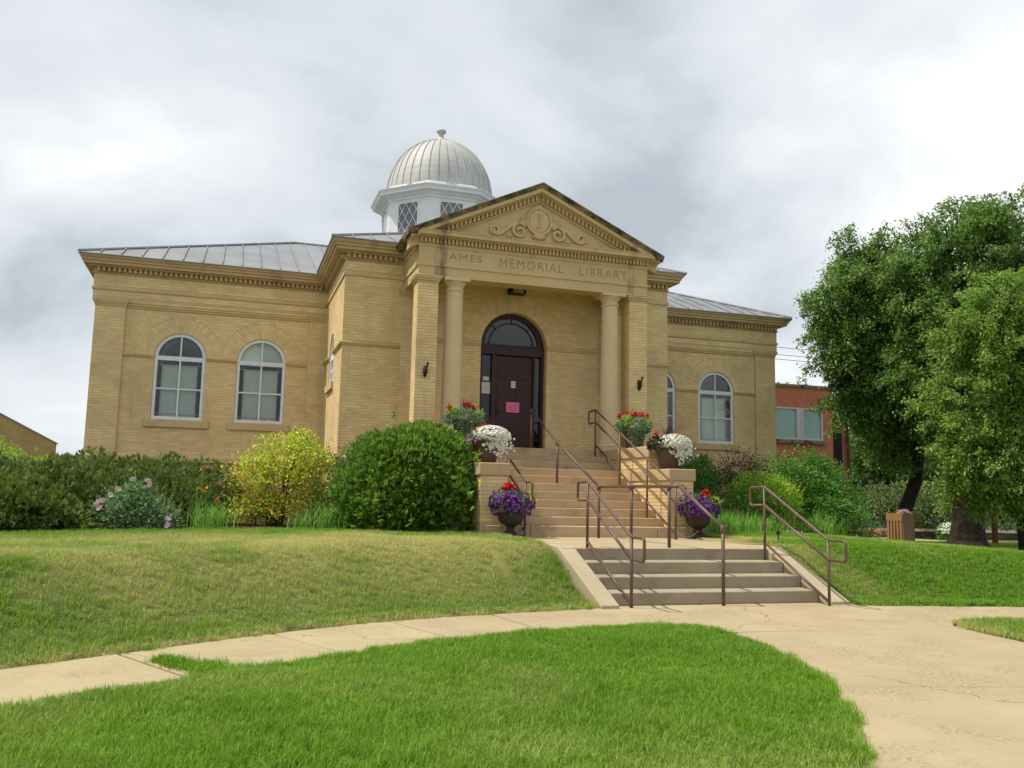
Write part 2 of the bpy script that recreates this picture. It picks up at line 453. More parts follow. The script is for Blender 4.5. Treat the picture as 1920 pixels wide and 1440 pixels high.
XW, XC, YW, YB = 10.611, 4.457, 4.036, 15.1
ZB = 2.43
WF = Wall((0, YW), (1, 0), (0, -1))          # wing fronts
CF = Wall((0, 0), (1, 0), (0, -1))           # central block front
CLs = Wall((-XC, 0), (0, 1), (-1, 0))        # central block, left return
WIN = [dict(c=s * c, hw=0.668, zb=3.42, zs=5.15, h=0.66) for s in (-1, 1) for c in (8.372, 6.209)]
SIDE = dict(c=2.25, hw=0.56, zb=4.44, zs=5.20, h=0.60)
DOOR = dict(c=0.0, hw=0.903, zb=2.67, zs=5.42, h=0.91)
ZT = 7.31
ZM = 6.42

core = MB()
for s in (-1, 1):
    ops = [w for w in WIN if w['c'] * s > 0]
    a, b = (-XW, -XC) if s < 0 else (XC, XW)
    wall_sheet(core, WF, a, b, 0.6, ZM, ops)
    # stepped architrave and frieze above
    for k, zz0 in enumerate((ZM, 6.485, 6.54)):
        zz1 = (6.485, 6.54, 6.60)[k]; dd = (0.027, 0.054, 0.082)[k]
        core.box(a, b, YW - dd, YW + 0.02, zz0, zz1)
    core.box(a - (0.082 if s < 0 else 0), b + (0.082 if s > 0 else 0), YW - 0.082, YW + 0.02, 6.60, ZT + 0.1)
wall_sheet(core, CF, -XC, XC, 0.6, 7.6, [DOOR], reveal=0.30)
wall_sheet(core, CLs, 0, YW, 0.6, 7.6, [SIDE])
core.add([(XC, 0, 0.6), (XC, YW, 0.6), (XC, YW, 7.6), (XC, 0, 7.6)], [(0, 1, 2, 3)])
core.build('wall', M['mortar'], lib)
# pilasters (brick faced cores)
def pilaster(x0, x1, y_face, y_back, z0, z1, name='pilaster'):
    return MB().box(x0, x1, y_face, y_back, z0, z1).build(name, M['mortar'], lib)
PILS = []
for s in (-1, 1):
    x0, x1 = sorted((s * XW, s * 9.845)); PILS.append((x0, x1, YW, 0.082, 2.44, 6.43))
    x0, x1 = sorted((s * 4.95, s * (XC + 0.002))); PILS.append((x0, x1, YW, 0.055, 2.44, 6.43))
    x0, x1 = sorted((s * 3.02, s * 2.46)); PILS.append((x0, x1, 0.0, 0.10, 2.60, 6.50))
for x0, x1, y, d, z0, z1 in PILS:
    p = pilaster(x0, x1, y - d, y + 0.02, z0, z1)
    W = WF if y > 1 else CF
    brickwork(W, x0, x1, z0 + 0.01, z1 - 0.01, d=d, phase=x0)
    if y < 1: brickwork(Wall((x0, 0), (0, 1), (-1, 0)), -d, 0.0, z0, z1, d=0.0)
    cp = MB()
    zc = z1
    for k, (o, h) in enumerate(((0.012, 0.05), (0.035, 0.05), (0.062, 0.05), (0.075, 0.035))):
        cp.box(x0 - (o if (y < 1 or x0 < -10 or abs(x0) < 9.9) and not abs(x0 - XC) < 0.01 and not abs(x0 + 10.6) < 0 else o), x1 + o, y - d - o, y + 0.02, zc, zc + h); zc += h
    cp.build('pilaster_capital', M['trim'], lib)

# bricks of every visible wall
for s in (-1, 1):
    ops = [w for w in WIN if w['c'] * s > 0]
    a, b = (-9.845, -4.95) if s < 0 else (4.95, 9.845)
    brickwork(WF, a, b, 2.44, 5.08, ops)
    brickwork(WF, a, b, 5.195, ZM, ops)
    for op in ops: voussoirs(WF, op)
    a, b = (-XW - 0.08, -XC) if s < 0 else (XC, XW + 0.08)
    for k in range(3):
        zz0, zz1, dd = (ZM, 6.485, 6.54)[k], (6.485, 6.54, 6.60)[k], (0.027, 0.054, 0.082)[k]
        brickwork(WF, a if s > 0 else -9.845, b if s < 0 else 9.845, zz0, zz1, d=dd)
    brickwork(WF, a, b, 6.655, 6.86, d=0.082)
    brickwork(WF, a, b, 6.955, ZT, d=0.082)
    # central block front outside the porch, and returns
    a, b = (-XC, -3.02) if s < 0 else (3.02, XC)
    brickwork(CF, a, b, 2.60, 5.15); brickwork(CF, a, b, 5.25, 6.91); brickwork(CF, a, b, 7.02, ZT)
brickwork(CLs, 0, YW - 0.08, 2.60, 5.15, [SIDE], ring=0.30); brickwork(CLs, 0, YW - 0.08, 5.25, 6.91, [SIDE], ring=0.30); brickwork(CLs, 0, YW - 0.08, 7.02, ZT)
voussoirs(CLs, SIDE, rings=1, rw=0.29)
brickwork(CF, -2.46, 2.46, 2.67, 5.375, [DOOR], ring=0.0); brickwork(CF, -2.46, 2.46, 5.505, 7.0, [DOOR], ring=0.48)
voussoirs(CF, DOOR, rings=2, rw=0.235)

# piers of the porch: their front bricks are parts of their own
PX0, PX1, PY0, PY1 = 2.474, 2.964, -1.76, -1.27
bm_ = MB().box(-0.5, 0.5, -0.5, 0.5, -0.5, 0.5).mesh('brick'); bm_.materials.append(M['brick'])
def brick_obj(x0, x1, y0, y1, z0, z1, parent):
    o = link(bpy.data.objects.new('brick', bm_), parent)
    o.location = ((x0 + x1) / 2, (y0 + y1) / 2, (z0 + z1) / 2); o.scale = (x1 - x0, y1 - y0, z1 - z0); return o
for s in (-1, 1):
    x0, x1 = sorted((s * PX0, s * PX1))
    pier = MB().box(x0, x1, PY0, PY1, 2.60, 6.49).build('porch_pier', M['mortar'], lib)
    for i, (a, b, zl, zh) in enumerate(courses(x0, x1, 3.05, 6.48, phase=x0)):
        brick_obj(a, b, PY0 - 0.006 - RNG.uniform(0, 0.003), PY0 + 0.02, zl, zh, pier)
    brickwork(Wall((x0, 0), (0, 1), (-1, 0)), PY0, PY1, 3.05, 6.48, phase=PY0)
    brickwork(Wall((x1, 0), (0, 1), (1, 0)), PY0, PY1, 3.05, 6.48, phase=PY0)
    MB().box(x0 - 0.05, x1 + 0.05, PY0 - 0.05, PY1 + 0.05, 2.668, 2.95).box(x0 - 0.02, x1 + 0.02, PY0 - 0.02, PY1 + 0.02, 2.95, 3.05).build('plinth', M['trim'], pier)
    cp = MB(); zc = 6.486
    for o, h in ((0.015, 0.045), (0.045, 0.05), (0.075, 0.045), (0.088, 0.032)):
        cp.box(x0 - o, x1 + o, PY0 - o, PY1 + o, zc, zc + h); zc += h
    bevel(cp.build('capital', M['trim'], pier), 0.008)

V = np.array(BRICKV, np.float32).reshape(-1, 3); nb = len(BRICKV)
Fq = np.array([(4, 5, 6, 7), (0, 1, 5, 4), (1, 2, 6, 5), (2, 3, 7, 6), (3, 0, 4, 7)])
Fq = (Fq[None] + 8 * np.arange(nb)[:, None, None]).reshape(-1, 4)
bwm = np_mesh('brickwork', V, Fq); bwm.shade_flat(); bw = mobj('brickwork', bwm, M['brick'], lib); bw['kind'] = 'stuff'

# ---- string courses, water table, bands, cornices (mitred mouldings)
PATHL = [(-XW, YB), (-XW, YW), (-XC, YW), (-XC, 0), (-3.02, 0)]
PATHR = [(3.02, 0), (XC, 0), (XC, YW), (XW, YW), (XW, YB)]
PATH = [(-XW, YB), (-XW, YW), (-XC, YW), (-XC, 0), (XC, 0), (XC, YW), (XW, YW), (XW, YB)]
def mould(name, prof, path, mat='trim', parent=lib, closed=False):
    return MB().sweep(prof, path, closed_path=closed).build(name, M[mat], parent)
mould('water_table', [(-0.02, 2.27), (0.13, 2.27), (0.13, 2.39), (0.09, 2.435), (-0.02, 2.44)], PATHL)
mould('water_table', [(-0.02, 2.27), (0.13, 2.27), (0.13, 2.39), (0.09, 2.435), (-0.02, 2.44)], PATHR)
mould('frieze_band', [(0.06, 6.865), (0.112, 6.865), (0.118, 6.93), (0.095, 6.953), (0.06, 6.953)], [(-XW, YB), (-XW, YW), (-XC - 0.05, YW)])
mould('frieze_band', [(0.06, 6.865), (0.112, 6.865), (0.118, 6.93), (0.095, 6.953), (0.06, 6.953)], [(XC + 0.05, YW), (XW, YW), (XW, YB)])
mould('frieze_band', [(-0.02, 6.915), (0.035, 6.915), (0.04, 6.99), (0.015, 7.015), (-0.02, 7.015)], [(-XC, YW - 0.05), (-XC, 0), (-2.9, 0)])
mould('frieze_band', [(-0.02, 6.915), (0.035, 6.915), (0.04, 6.99), (0.015, 7.015), (-0.02, 7.015)], [(2.9, 0), (XC, 0), (XC, YW - 0.05)])
STR = lambda a, b: [(-0.02, a), (0.03, a), (0.03, a + 0.4 * (b - a)), (0.06, a + 0.42 * (b - a)), (0.066, b - 0.012), (0.04, b), (-0.02, b)]
for s in (-1, 1):
    ops = sorted((w for w in WIN if w['c'] * s > 0), key=lambda w: w['c'])
    edges = ([-9.845] if s < 0 else [4.95]) + [e for w in ops for e in (w['c'] - w['hw'] - 0.004, w['c'] + w['hw'] + 0.004)] + ([-4.95] if s < 0 else [9.845])
    for k in range(0, len(edges), 2):
        mould('string_course', STR(5.085, 5.19), [(edges[k], YW), (edges[k + 1], YW)])
    mould('string_course', STR(5.152, 5.248), [(-XC, SIDE['c'] - SIDE['hw']), (-XC, 0), (-3.02, 0)] if s < 0 else [(3.02, 0), (XC, 0), (XC, YW)])
    mould('string_course', STR(5.377, 5.503), [(-2.46, 0), (-0.907, 0)] if s < 0 else [(0.907, 0), (2.46, 0)])
mould('string_course', STR(5.152, 5.248), [(-XC, YW), (-XC, SIDE['c'] + SIDE['hw'])])

def cornice_prof(z, o=0.0, deep=0.39):
    return [(-0.05, z), (0.03 + o, z), (0.035 + o, z + 0.035), (0.015 + o, z + 0.045), (0.015 + o, z + 0.155), (0.13 + o, z + 0.160), (0.14 + o, z + 0.20),
            (deep - 0.13, z + 0.205), (deep - 0.125, z + 0.285), (deep - 0.085, z + 0.29), (deep - 0.085, z + 0.335), (deep - 0.045, z + 0.365), (deep - 0.01, z + 0.425), (deep, z + 0.44), (deep - 0.01, z + 0.455), (-0.05, z + 0.455)]
mould('eave_cornice', cornice_prof(7.305, 0.082, 0.47), [(-XW, YB), (-XW, YW), (-XC - 0.14, YW)], 'cornice')
mould('eave_cornice', cornice_prof(7.305, 0.082, 0.47), [(XC + 0.14, YW), (XW, YW), (XW, YB)], 'cornice')
mould('eave_cornice', cornice_prof(7.308), [(-XC, YW - 0.2), (-XC, 0), (-3.05, 0)], 'cornice')
mould('eave_cornice', cornice_prof(7.308), [(3.05, 0), (XC, 0), (XC, YW - 0.2)], 'cornice')
def dentils(mb, p0, p1, out, z0, z1, w=0.075, pitch=0.131, proj=0.055):
    p0, p1 = Vector(p0), Vector(p1); d = p1 - p0; L = d.length; d.normalize(); nn = Vector((d.y, -d.x)); n = int(L / pitch)
    for k in range(n):
        a = (L - (n - 1) * pitch) / 2 + k * pitch - w / 2
        q = [p0 + d * a + nn * (out - 0.01), p0 + d * (a + w) + nn * (out - 0.01), p0 + d * (a + w) + nn * (out + proj), p0 + d * a + nn * (out + proj)]
        mb.prism([(v.x, v.y) for v in q][::-1], z0, z1)
dm = MB()
for s in (-1, 1):
    dentils(dm, (-XW - 0.1, YW) if s < 0 else (XC + 0.1, YW), (-XC - 0.1, YW) if s < 0 else (XW + 0.1, YW), 0.097, 7.352, 7.455, 0.070, 0.131, 0.105)
    dentils(dm, (-XC - 0.05, 0) if s < 0 else (3.1, 0), (-3.1, 0) if s < 0 else (XC + 0.05, 0), 0.015, 7.354, 7.457, 0.070, 0.131, 0.105)
dentils(dm, (-XC, YW - 0.2), (-XC, 0), 0.015, 7.354, 7.457, 0.070, 0.131, 0.105)
o = dm.build('dentil_row', M['cornice'], lib); o['kind'] = 'stuff'

# ---- back and outer walls of the building (plain brick)
def brick_tex(name, c1, c2, mc, scale=1.0, rough=0.9):
    m, n, l, b = new_mat(name)
    g = n.new('ShaderNodeNewGeometry'); sp = n.new('ShaderNodeSeparateXYZ'); l.new(g.outputs['Position'], sp.inputs[0])
    cb = n.new('ShaderNodeCombineXYZ'); l.new(mathn(n, l, 'ADD', sp.outputs[0], sp.outputs[1]), cb.inputs[0]); l.new(sp.outputs[2], cb.inputs[1])
    t = n.new('ShaderNodeTexBrick'); t.inputs['Scale'].default_value = scale
    t.inputs['Brick Width'].default_value = 0.21; t.inputs['Row Height'].default_value = 0.073; t.inputs['Mortar Size'].default_value = 0.006
    t.inputs['Color1'].default_value = (*c1, 1); t.inputs['Color2'].default_value = (*c2, 1); t.inputs['Mortar'].default_value = (*mc, 1)
    l.new(cb.outputs[0], t.inputs['Vector'])
    f = noise(n, l, g.outputs['Position'], 0.8, 4)
    hs = n.new('ShaderNodeHueSaturation'); l.new(t.outputs[0], hs.inputs['Color']); l.new(mathn(n, l, 'ADD', mathn(n, l, 'MULTIPLY', f, 0.5), 0.75), hs.inputs['Value'])
    l.new(hs.outputs[0], b.inputs['Base Color']); b.inputs['Roughness'].default_value = rough; b.inputs['Specular IOR Level'].default_value = 0.2
    return m
M['bricktex'] = brick_tex('plain_buff_brick', BR[0], BR[2], (0.36, 0.26, 0.13))
MB().add([(-XW, YW, 0.3), (-XW, YB, 0.3), (-XW, YB, 7.7), (-XW, YW, 7.7)], [(0, 1, 2, 3)]).add([(XW, YW, 0.3), (XW, YB, 0.3), (XW, YB, 7.7), (XW, YW, 7.7)], [(3, 2, 1, 0)]) \
    .add([(-XW, YB, 0.3), (XW, YB, 0.3), (XW, YB, 7.7), (-XW, YB, 7.7)], [(0, 1, 2, 3)]).build('outer_wall', M['bricktex'], lib)
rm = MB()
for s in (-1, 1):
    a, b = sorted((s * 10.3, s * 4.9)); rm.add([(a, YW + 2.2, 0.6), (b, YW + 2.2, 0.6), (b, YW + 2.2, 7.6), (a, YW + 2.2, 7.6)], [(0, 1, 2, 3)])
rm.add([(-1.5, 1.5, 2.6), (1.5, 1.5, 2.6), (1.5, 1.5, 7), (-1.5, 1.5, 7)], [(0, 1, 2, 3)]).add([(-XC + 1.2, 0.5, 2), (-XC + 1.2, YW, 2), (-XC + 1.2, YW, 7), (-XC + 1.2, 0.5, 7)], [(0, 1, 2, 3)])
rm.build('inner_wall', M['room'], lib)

# ---- roofs: standing-seam panels, each a piece
PITCH = 0.415
def clip_poly(poly, axis, lo, hi):
    for side, lim in ((1, lo), (-1, hi)):
        out = []
        for i in range(len(poly)):
            p, q = poly[i], poly[(i + 1) % len(poly)]
            ip, iq = side * (p[axis] - lim) >= 0, side * (q[axis] - lim) >= 0
            if ip: out.append(p)
            if ip != iq:
                t = (lim - p[axis]) / (q[axis] - p[axis]); out.append((p[0] + t * (q[0] - p[0]), p[1] + t * (q[1] - p[1])))
        poly = out
        if not poly: return []
    return poly
def roof_slope(poly, axis, zf, parent, strip=0.52, length=1.25):
    """poly: plan polygon; axis: along the eave (0 = x, 1 = y); zf(x, y): height"""
    lo, hi = min(p[axis] for p in poly), max(p[axis] for p in poly); k = 0
    up = 1 - axis; l0, l1 = min(p[up] for p in poly), max(p[up] for p in poly)
    x = lo
    while x < hi - 0.02:
        sp = clip_poly(poly, axis, x, min(x + strip, hi))
        y = l0 - (0.55 * length if k % 2 else 0)
        while sp and y < l1:
            pc = clip_poly(sp, up, max(y, l0) + 0.004, min(y + length, l1) - 0.004)
            y += length
            if len(pc) < 3: continue
            ar = abs(sum(pc[i][0] * pc[(i + 1) % len(pc)][1] - pc[(i + 1) % len(pc)][0] * pc[i][1] for i in range(len(pc)))) / 2
            if ar < 0.02: continue
            mb = MB(); n = len(pc)
            mb.add([(p[0], p[1], zf(*p)) for p in pc] + [(p[0], p[1], zf(*p) - 0.03) for p in pc], [tuple(range(n))] + [(i, (i + 1) % n, n + (i + 1) % n, n + i) for i in range(n)])
            rib = [p for p in pc if abs(p[axis] - x) < 1e-4]
            if len(rib) >= 2:
                a, b = rib[0], rib[-1]
                ww = (0.013, 0) if axis == 0 else (0, 0.013)
                mb.extr([(a[0] - ww[0], a[1] - ww[1], zf(*a) - 0.01), (b[0] - ww[0], b[1] - ww[1], zf(*b) - 0.01), (b[0] - ww[0], b[1] - ww[1], zf(*b) + 0.04), (a[0] - ww[0], a[1] - ww[1], zf(*a) + 0.04)], (2 * ww[0], 2 * ww[1], 0))
            mb.build('roof_panel', M['roofmetal'], parent)
        x += strip; k += 1
EY = 0.39; ZE = 7.763
RY = 9.55
zwing = lambda x, y: ZE + PITCH * (y - (YW - 0.45))
d_w = RY - (YW - 0.45)
for s in (-1, 1):
    xe = s * (XW + 0.45)
    rb = MB()
    # solid roof body under the panels
    A, B_, Cc, D_ = (xe, YW - 0.45, ZE - 0.02), (s * 4.0, YW - 0.45, ZE - 0.02), (s * 4.0, RY, zwing(0, RY) - 0.03), (xe - s * d_w, RY, zwing(0, RY) - 0.03)
    E_, F_ = (xe, 2 * RY - YW + 0.45, ZE - 0.02), (s * 4.0, 2 * RY - YW + 0.45, ZE - 0.02)
    rb.add([A, B_, Cc, D_, E_, F_], [(0, 1, 2, 3), (0, 3, 4), (4, 3, 2, 5)])
    hd = Vector((D_[0] - A[0], D_[1] - A[1], D_[2] - A[2]))
    rb.tube([(A[0], A[1], A[2] + 0.04), (D_[0], D_[1], D_[2] + 0.06)], 0.045, 6).tube([(D_[0], D_[1], D_[2] + 0.05), (Cc[0], Cc[1], Cc[2] + 0.05)], 0.045, 6)
    rb.tube([(A[0], A[1] - 0.005, A[2] + 0.0), (B_[0], B_[1] - 0.005, B_[2] + 0.0)], 0.022, 6)
    roof = rb.build('wing_roof', M['roofmetal'], lib)
    poly = [(xe, YW - 0.45), (s * 4.0, YW - 0.45), (s * 4.0, RY), (xe - s * d_w, RY)]
    if s > 0: poly = poly[::-1]
    roof_slope(poly, 0, zwing, roof)
rb = MB()
ex, ey = XC + EY, -EY
zr = ZE + PITCH * ex
rb.add([(-ex, ey, ZE - 0.02), (ex, ey, ZE - 0.02), (0, ey + ex, zr - 0.03), (0, RY + 4, zr - 0.03), (-ex, RY + 4, ZE - 0.02), (ex, RY + 4, ZE - 0.02)], [(0, 1, 2), (0, 2, 3, 4), (1, 5, 3, 2)])
for s in (-1, 1): rb.tube([(s * ex, ey, ZE + 0.01), (0, ey + ex, zr + 0.02)], 0.045, 6)
rb.tube([(-ex, 3.4, ZE), (-ex, ey, ZE), (ex, ey, ZE), (ex, 3.4, ZE)], 0.022, 6)
croof = rb.build('centre_roof', M['roofmetal'], lib)
roof_slope([(-ex, ey), (ex, ey), (0, ey + ex)], 0, lambda x, y: ZE + PITCH * (y - ey), croof)
roof_slope([(-ex, ey), (0, ey + ex), (0, RY), (-ex, RY)], 1, lambda x, y: ZE + PITCH * (x + ex), croof)

# ---- windows
def ring_mesh(W, outer, inner, d0, d1, close=True):
    mb = MB(); n = len(outer)
    vs = [W.P(u, z, d1) for u, z in outer] + [W.P(u, z, d1) for u, z in inner] + [W.P(u, z, d0) for u, z in outer] + [W.P(u, z, d0) for u, z in inner]
    fs = []
    for i in range(n if close else n - 1):
        j = (i + 1) % n
        fs += [(i, j, n + j, n + i), (n + i, n + j, 3 * n + j, 3 * n + i), (i, j, 2 * n + j, 2 * n + i), (2 * n + i, 2 * n + j, 3 * n + j, 3 * n + i)]
    return mb.add(vs, fs)
def bar(mb, W, u0, u1, z0, z1, d0, d1):
    vs = [W.P(u, z, d) for d in (d0, d1) for u, z in ((u0, z0), (u1, z0), (u1, z1), (u0, z1))]
    return mb.add(vs, [(0, 1, 2, 3), (4, 5, 6, 7), (0, 1, 5, 4), (1, 2, 6, 5), (2, 3, 7, 6), (3, 0, 4, 7)])
def window(W, op, arch_blind, full=True):
    c, hw, zb, zs, h = op['c'], op['hw'] - 0.004, op['zb'], op['zs'], op['h'] - 0.004
    fw = 0.085
    zt0, zt1 = zs - 0.10, zs + 0.02
    fr = ring_mesh(W, arch_pts(c, hw, zb, zs, h), arch_pts(c, hw - fw, zb + fw, zs, h - fw), -0.11, -0.03)
    bar(fr, W, c - hw + fw - 0.01, c + hw - fw + 0.01, zt0, zt1, -0.105, -0.035)
    w = fr.build('window', M['oldwhite'], lib)
    mid = (zb + fw + zt0) / 2 - 0.01
    mu = MB()
    bar(mu, W, c - 0.021, c + 0.021, zb + fw, zt0, -0.10, -0.045)
    bar(mu, W, c - hw + fw, c + hw - fw, mid - 0.02, mid + 0.02, -0.098, -0.047)
    bar(mu, W, c - 0.018, c + 0.018, zt1, zs + h - fw, -0.10, -0.045)
    mu.build('muntin', M['oldwhite'], w)
    for (a, b) in ((c - hw + fw, c - 0.018), (c + 0.018, c + hw - fw)):
        for z0, z1 in ((zb + fw, mid - 0.02), (mid + 0.02, zt0)):
            MB().add([W.P(a, z0, -0.07), W.P(b, z0, -0.07), W.P(b, z1, -0.07), W.P(a, z1, -0.07)], [(0, 1, 2, 3)]).build('pane', M['pane'], w)
    for s in (-1, 1):
        pts = [(c + s * 0.018, zt1)] + [(c + s * (hw - fw) * math.cos(t * math.pi / 2 / 8), max(zt1, zs + (h - fw) * math.sin(t * math.pi / 2 / 8))) for t in range(8)] + [(c + s * 0.018, zs + h - fw)]
        MB().add([W.P(u, z, -0.07) for u, z in pts], [tuple(range(len(pts)))]).build('pane', M['pane'] if arch_blind else M['panedark'], w)
    # older leaded sash behind the storm window
    ins = MB(); i0 = 0.115
    for s in (-1, 1): bar(ins, W, c + s * (hw - fw - i0) - 0.009, c + s * (hw - fw - i0) + 0.009, zb + fw, zt0, -0.135, -0.12)
    bar(ins, W, c - hw + fw, c + hw - fw, zt0 - i0 - 0.009, zt0 - i0 + 0.009, -0.136, -0.121)
    bar(ins, W, c - hw + fw, c + hw - fw, zb + fw + 0.07, zb + fw + 0.085, -0.136, -0.121)
    if not arch_blind:
        outer = [(c - (hw - fw - 0.10) * math.cos(math.pi * k / 12), zs + 0.01 + (h - fw - 0.11) * math.sin(math.pi * k / 12)) for k in range(13)]
        inner = [(c - (hw - fw - 0.118) * math.cos(math.pi * k / 12), zs + 0.01 + (h - fw - 0.128) * math.sin(math.pi * k / 12)) for k in range(13)]
        rmsh = ring_mesh(W, outer, inner, -0.135, -0.12, False); ins.add(rmsh.v, rmsh.f)
        for t in (0.25, 0.75):
            a = math.pi * t; p = Vector((c - (hw - fw - 0.11) * math.cos(a), zs + (h - fw - 0.11) * math.sin(a))); q = Vector((c - (hw - fw) * math.cos(a), zs + (h - fw) * math.sin(a)))
            dv = (q - p).normalized(); pe = Vector((-dv.y, dv.x)) * 0.008
            ins.add([W.P(*(p + pe), -0.12), W.P(*(q + pe), -0.12), W.P(*(q - pe), -0.12), W.P(*(p - pe), -0.12)], [(0, 1, 2, 3)])
    ins.build('inner_sash', M['sash'], w)
    bl = MB()
    bl.add([W.P(c - hw + fw + i0, zb + fw, -0.20), W.P(c + hw - fw - i0, zb + fw, -0.20), W.P(c + hw - fw - i0, zt0 - i0 + 0.02, -0.20), W.P(c - hw + fw + i0, zt0 - i0 + 0.02, -0.20)], [(0, 1, 2, 3)])
    if arch_blind:
        pts = arch_pts(c, hw - 0.03, zt0, zs, h - 0.03, 12); bl.add([W.P(u, z, -0.19) for u, z in pts], [tuple(range(len(pts)))])
    bl.build('blind', M['blind'], w)
    sl = MB(); bar(sl, W, c - hw - 0.17, c + hw + 0.17, zb - 0.215, zb - 0.002, -0.14, 0.075)
    bevel(sl.build('sill', M['trim'], w), 0.012)
    return w
for i, op in enumerate(WIN): window(WF, op, arch_blind=(i in (1,)))
window(CLs, SIDE, True)

# ---- dome on its octagonal drum
def octa(r, z, c=(0, RY)): return [(c[0] + r * math.sin(R(a)), c[1] - r * math.cos(R(a)), z) for a in (-22.5, 22.5, 67.5, 112.5, 157.5, 202.5, 247.5, 292.5)]
def octa_stack(prof):
    mb = MB(); n = len(prof); vs = []
    for r, z in prof: vs += octa(r, z)
    fs = [(i * 8 + k, i * 8 + (k + 1) % 8, (i + 1) * 8 + (k + 1) % 8, (i + 1) * 8 + k) for i in range(n - 1) for k in range(8)]
    return mb.add(vs, fs + [tuple(range((n - 1) * 8, n * 8))])
drum = octa_stack([(2.16, 9.4), (2.16, 11.86), (2.22, 11.87), (2.22, 11.93), (2.3, 11.98), (2.34, 12.03), (2.52, 12.05), (2.53, 12.12), (2.6, 12.19), (2.61, 12.22), (2.25, 12.26), (2.12, 12.27), (2.12, 12.47), (1.9, 12.48)]).build('dome_drum', M['white'], lib)
dd = MB()
for k in range(8):
    a0, a1 = octa(2.225, 0)[k], octa(2.225, 0)[(k + 1) % 8]
    dentils(dd, a1[:2], a0[:2], 0.0, 11.985, 12.035, 0.04, 0.075, 0.07) if False else dentils(dd, a0[:2], a1[:2], 0.0, 11.965, 12.03, 0.045, 0.09, 0.10)
o = dd.build('dentil_row', M['white'], drum); o['kind'] = 'stuff'
for k in range(8):
    a = R(45 * k); ap = 2.16 * math.cos(R(22.5)); nx, ny = math.sin(a), -math.cos(a)
    W = Wall((nx * ap, RY + ny * ap), (math.cos(a), math.sin(a)), (nx, ny))
    if ny > 0.1: continue
    hw, z0, z1 = 0.40, 10.15, 11.72
    fr = MB()
    for q in ((-hw - 0.05, -hw, z0 - 0.05, z1 + 0.05), (hw, hw + 0.05, z0 - 0.05, z1 + 0.05), (-hw, hw, z1, z1 + 0.05), (-hw, hw, z0 - 0.05, z0)): bar(fr, W, *q, -0.02, 0.035)
    # diamond lattice
    step = 0.30
    for sg in (-1, 1):
        for j in range(-8, 14):
            p = []
            # line: u = -hw + t, z = z0 + sg*1.75*t + j*step*1.75
            for t in np.linspace(0, 2 * hw, 60):
                z = (z0 if sg > 0 else z1) + sg * 1.75 * t + sg * j * step * 1.75 - (sg * step * 1.75 * 8 if False else 0)
                if z0 <= z <= z1: p.append((-hw + t, z))
            if len(p) > 2:
                (ua, za), (ub, zb2) = p[0], p[-1]; dv = Vector((ub - ua, zb2 - za)).normalized(); pe = Vector((-dv.y, dv.x)) * 0.011
                fr.add([W.P(ua + pe.x, za + pe.y, 0.022 + 0.004 * sg), W.P(ub + pe.x, zb2 + pe.y, 0.022 + 0.004 * sg), W.P(ub - pe.x, zb2 - pe.y, 0.022 + 0.004 * sg), W.P(ua - pe.x, za - pe.y, 0.022 + 0.004 * sg)], [(0, 1, 2, 3)])
    w = fr.build('lattice_window', M['white'], drum)
M['drumglass'] = stone('drum_glass', [(0.10, 0.115, 0.12), (0.16, 0.175, 0.18)], 1.5, 0.08, bump=0, spec=0.6)
for k in (6, 7, 0, 1, 2):
    a = R(45 * k); ap = 2.16 * math.cos(R(22.5)); nx, ny = math.sin(a), -math.cos(a)
    W = Wall((nx * ap, RY + ny * ap), (math.cos(a), math.sin(a)), (nx, ny))
    MB().add([W.P(-0.4, 10.15, 0.012), W.P(0.4, 10.15, 0.012), W.P(0.4, 11.72, 0.012), W.P(-0.4, 11.72, 0.012)], [(0, 1, 2, 3)]).build('lattice_pane', M['drumglass'], drum)
NG = 36
prof = []
for k in range(15):
    t = k / 14; ang = t * math.pi / 2
    prof.append((1.965 * math.cos(ang) ** 0.94, 12.40 + 2.27 * math.sin(ang)))
prof[-1] = (0.04, prof[-1][1])
gm = MB(); vs = []; fs = []
g = math.pi / NG
for r, z in prof:
    for a in (-g, -g / 3, g / 3, g): vs.append((r * math.sin(a), -r * math.cos(a), z))
for i in range(len(prof) - 1):
    for j in range(3): fs.append((4 * i + j, 4 * i + j + 1, 4 * i + 5 + j, 4 * i + 4 + j))
gm.add(vs, fs)
vs = []; fs = []
for r, z in prof:
    rr = r + 0.022
    for a, q in ((g - 0.012 / max(r, 0.15), r), (g - 0.012 / max(r, 0.15), rr), (g + 0.012 / max(r, 0.15), rr), (g + 0.012 / max(r, 0.15), r)):
        vs.append((q * math.sin(a), -q * math.cos(a), z + (0.02 if q > r else 0)))
for i in range(len(prof) - 1):
    for j in range(3): fs.append((4 * i + j, 4 * i + j + 1, 4 * i + 5 + j, 4 * i + 4 + j))
gm.add(vs, fs)
gme = gm.mesh('dome_panel'); gme.materials.append(M['domemetal'])
dome = MB().lathe([(r - 0.03, z) for r, z in prof], (0, RY), 36, False).build('dome', M['domemetal'], lib)
for k in range(NG):
    o = link(bpy.data.objects.new('dome_panel', gme), dome); o.location = (0, RY, 0); o.rotation_euler = (0, 0, 2 * g * k)
MB().lathe([(0.0, 14.60), (0.36, 14.62), (0.35, 14.695), (0.29, 14.73), (0.26, 14.79), (0.15, 14.845), (0.10, 14.90), (0.085, 15.0), (0.12, 15.06), (0.175, 15.09), (0.185, 15.15), (0.165, 15.19), (0.0, 15.2)], (0, RY), 20, False).build('finial', M['domemetal'], lib, True)
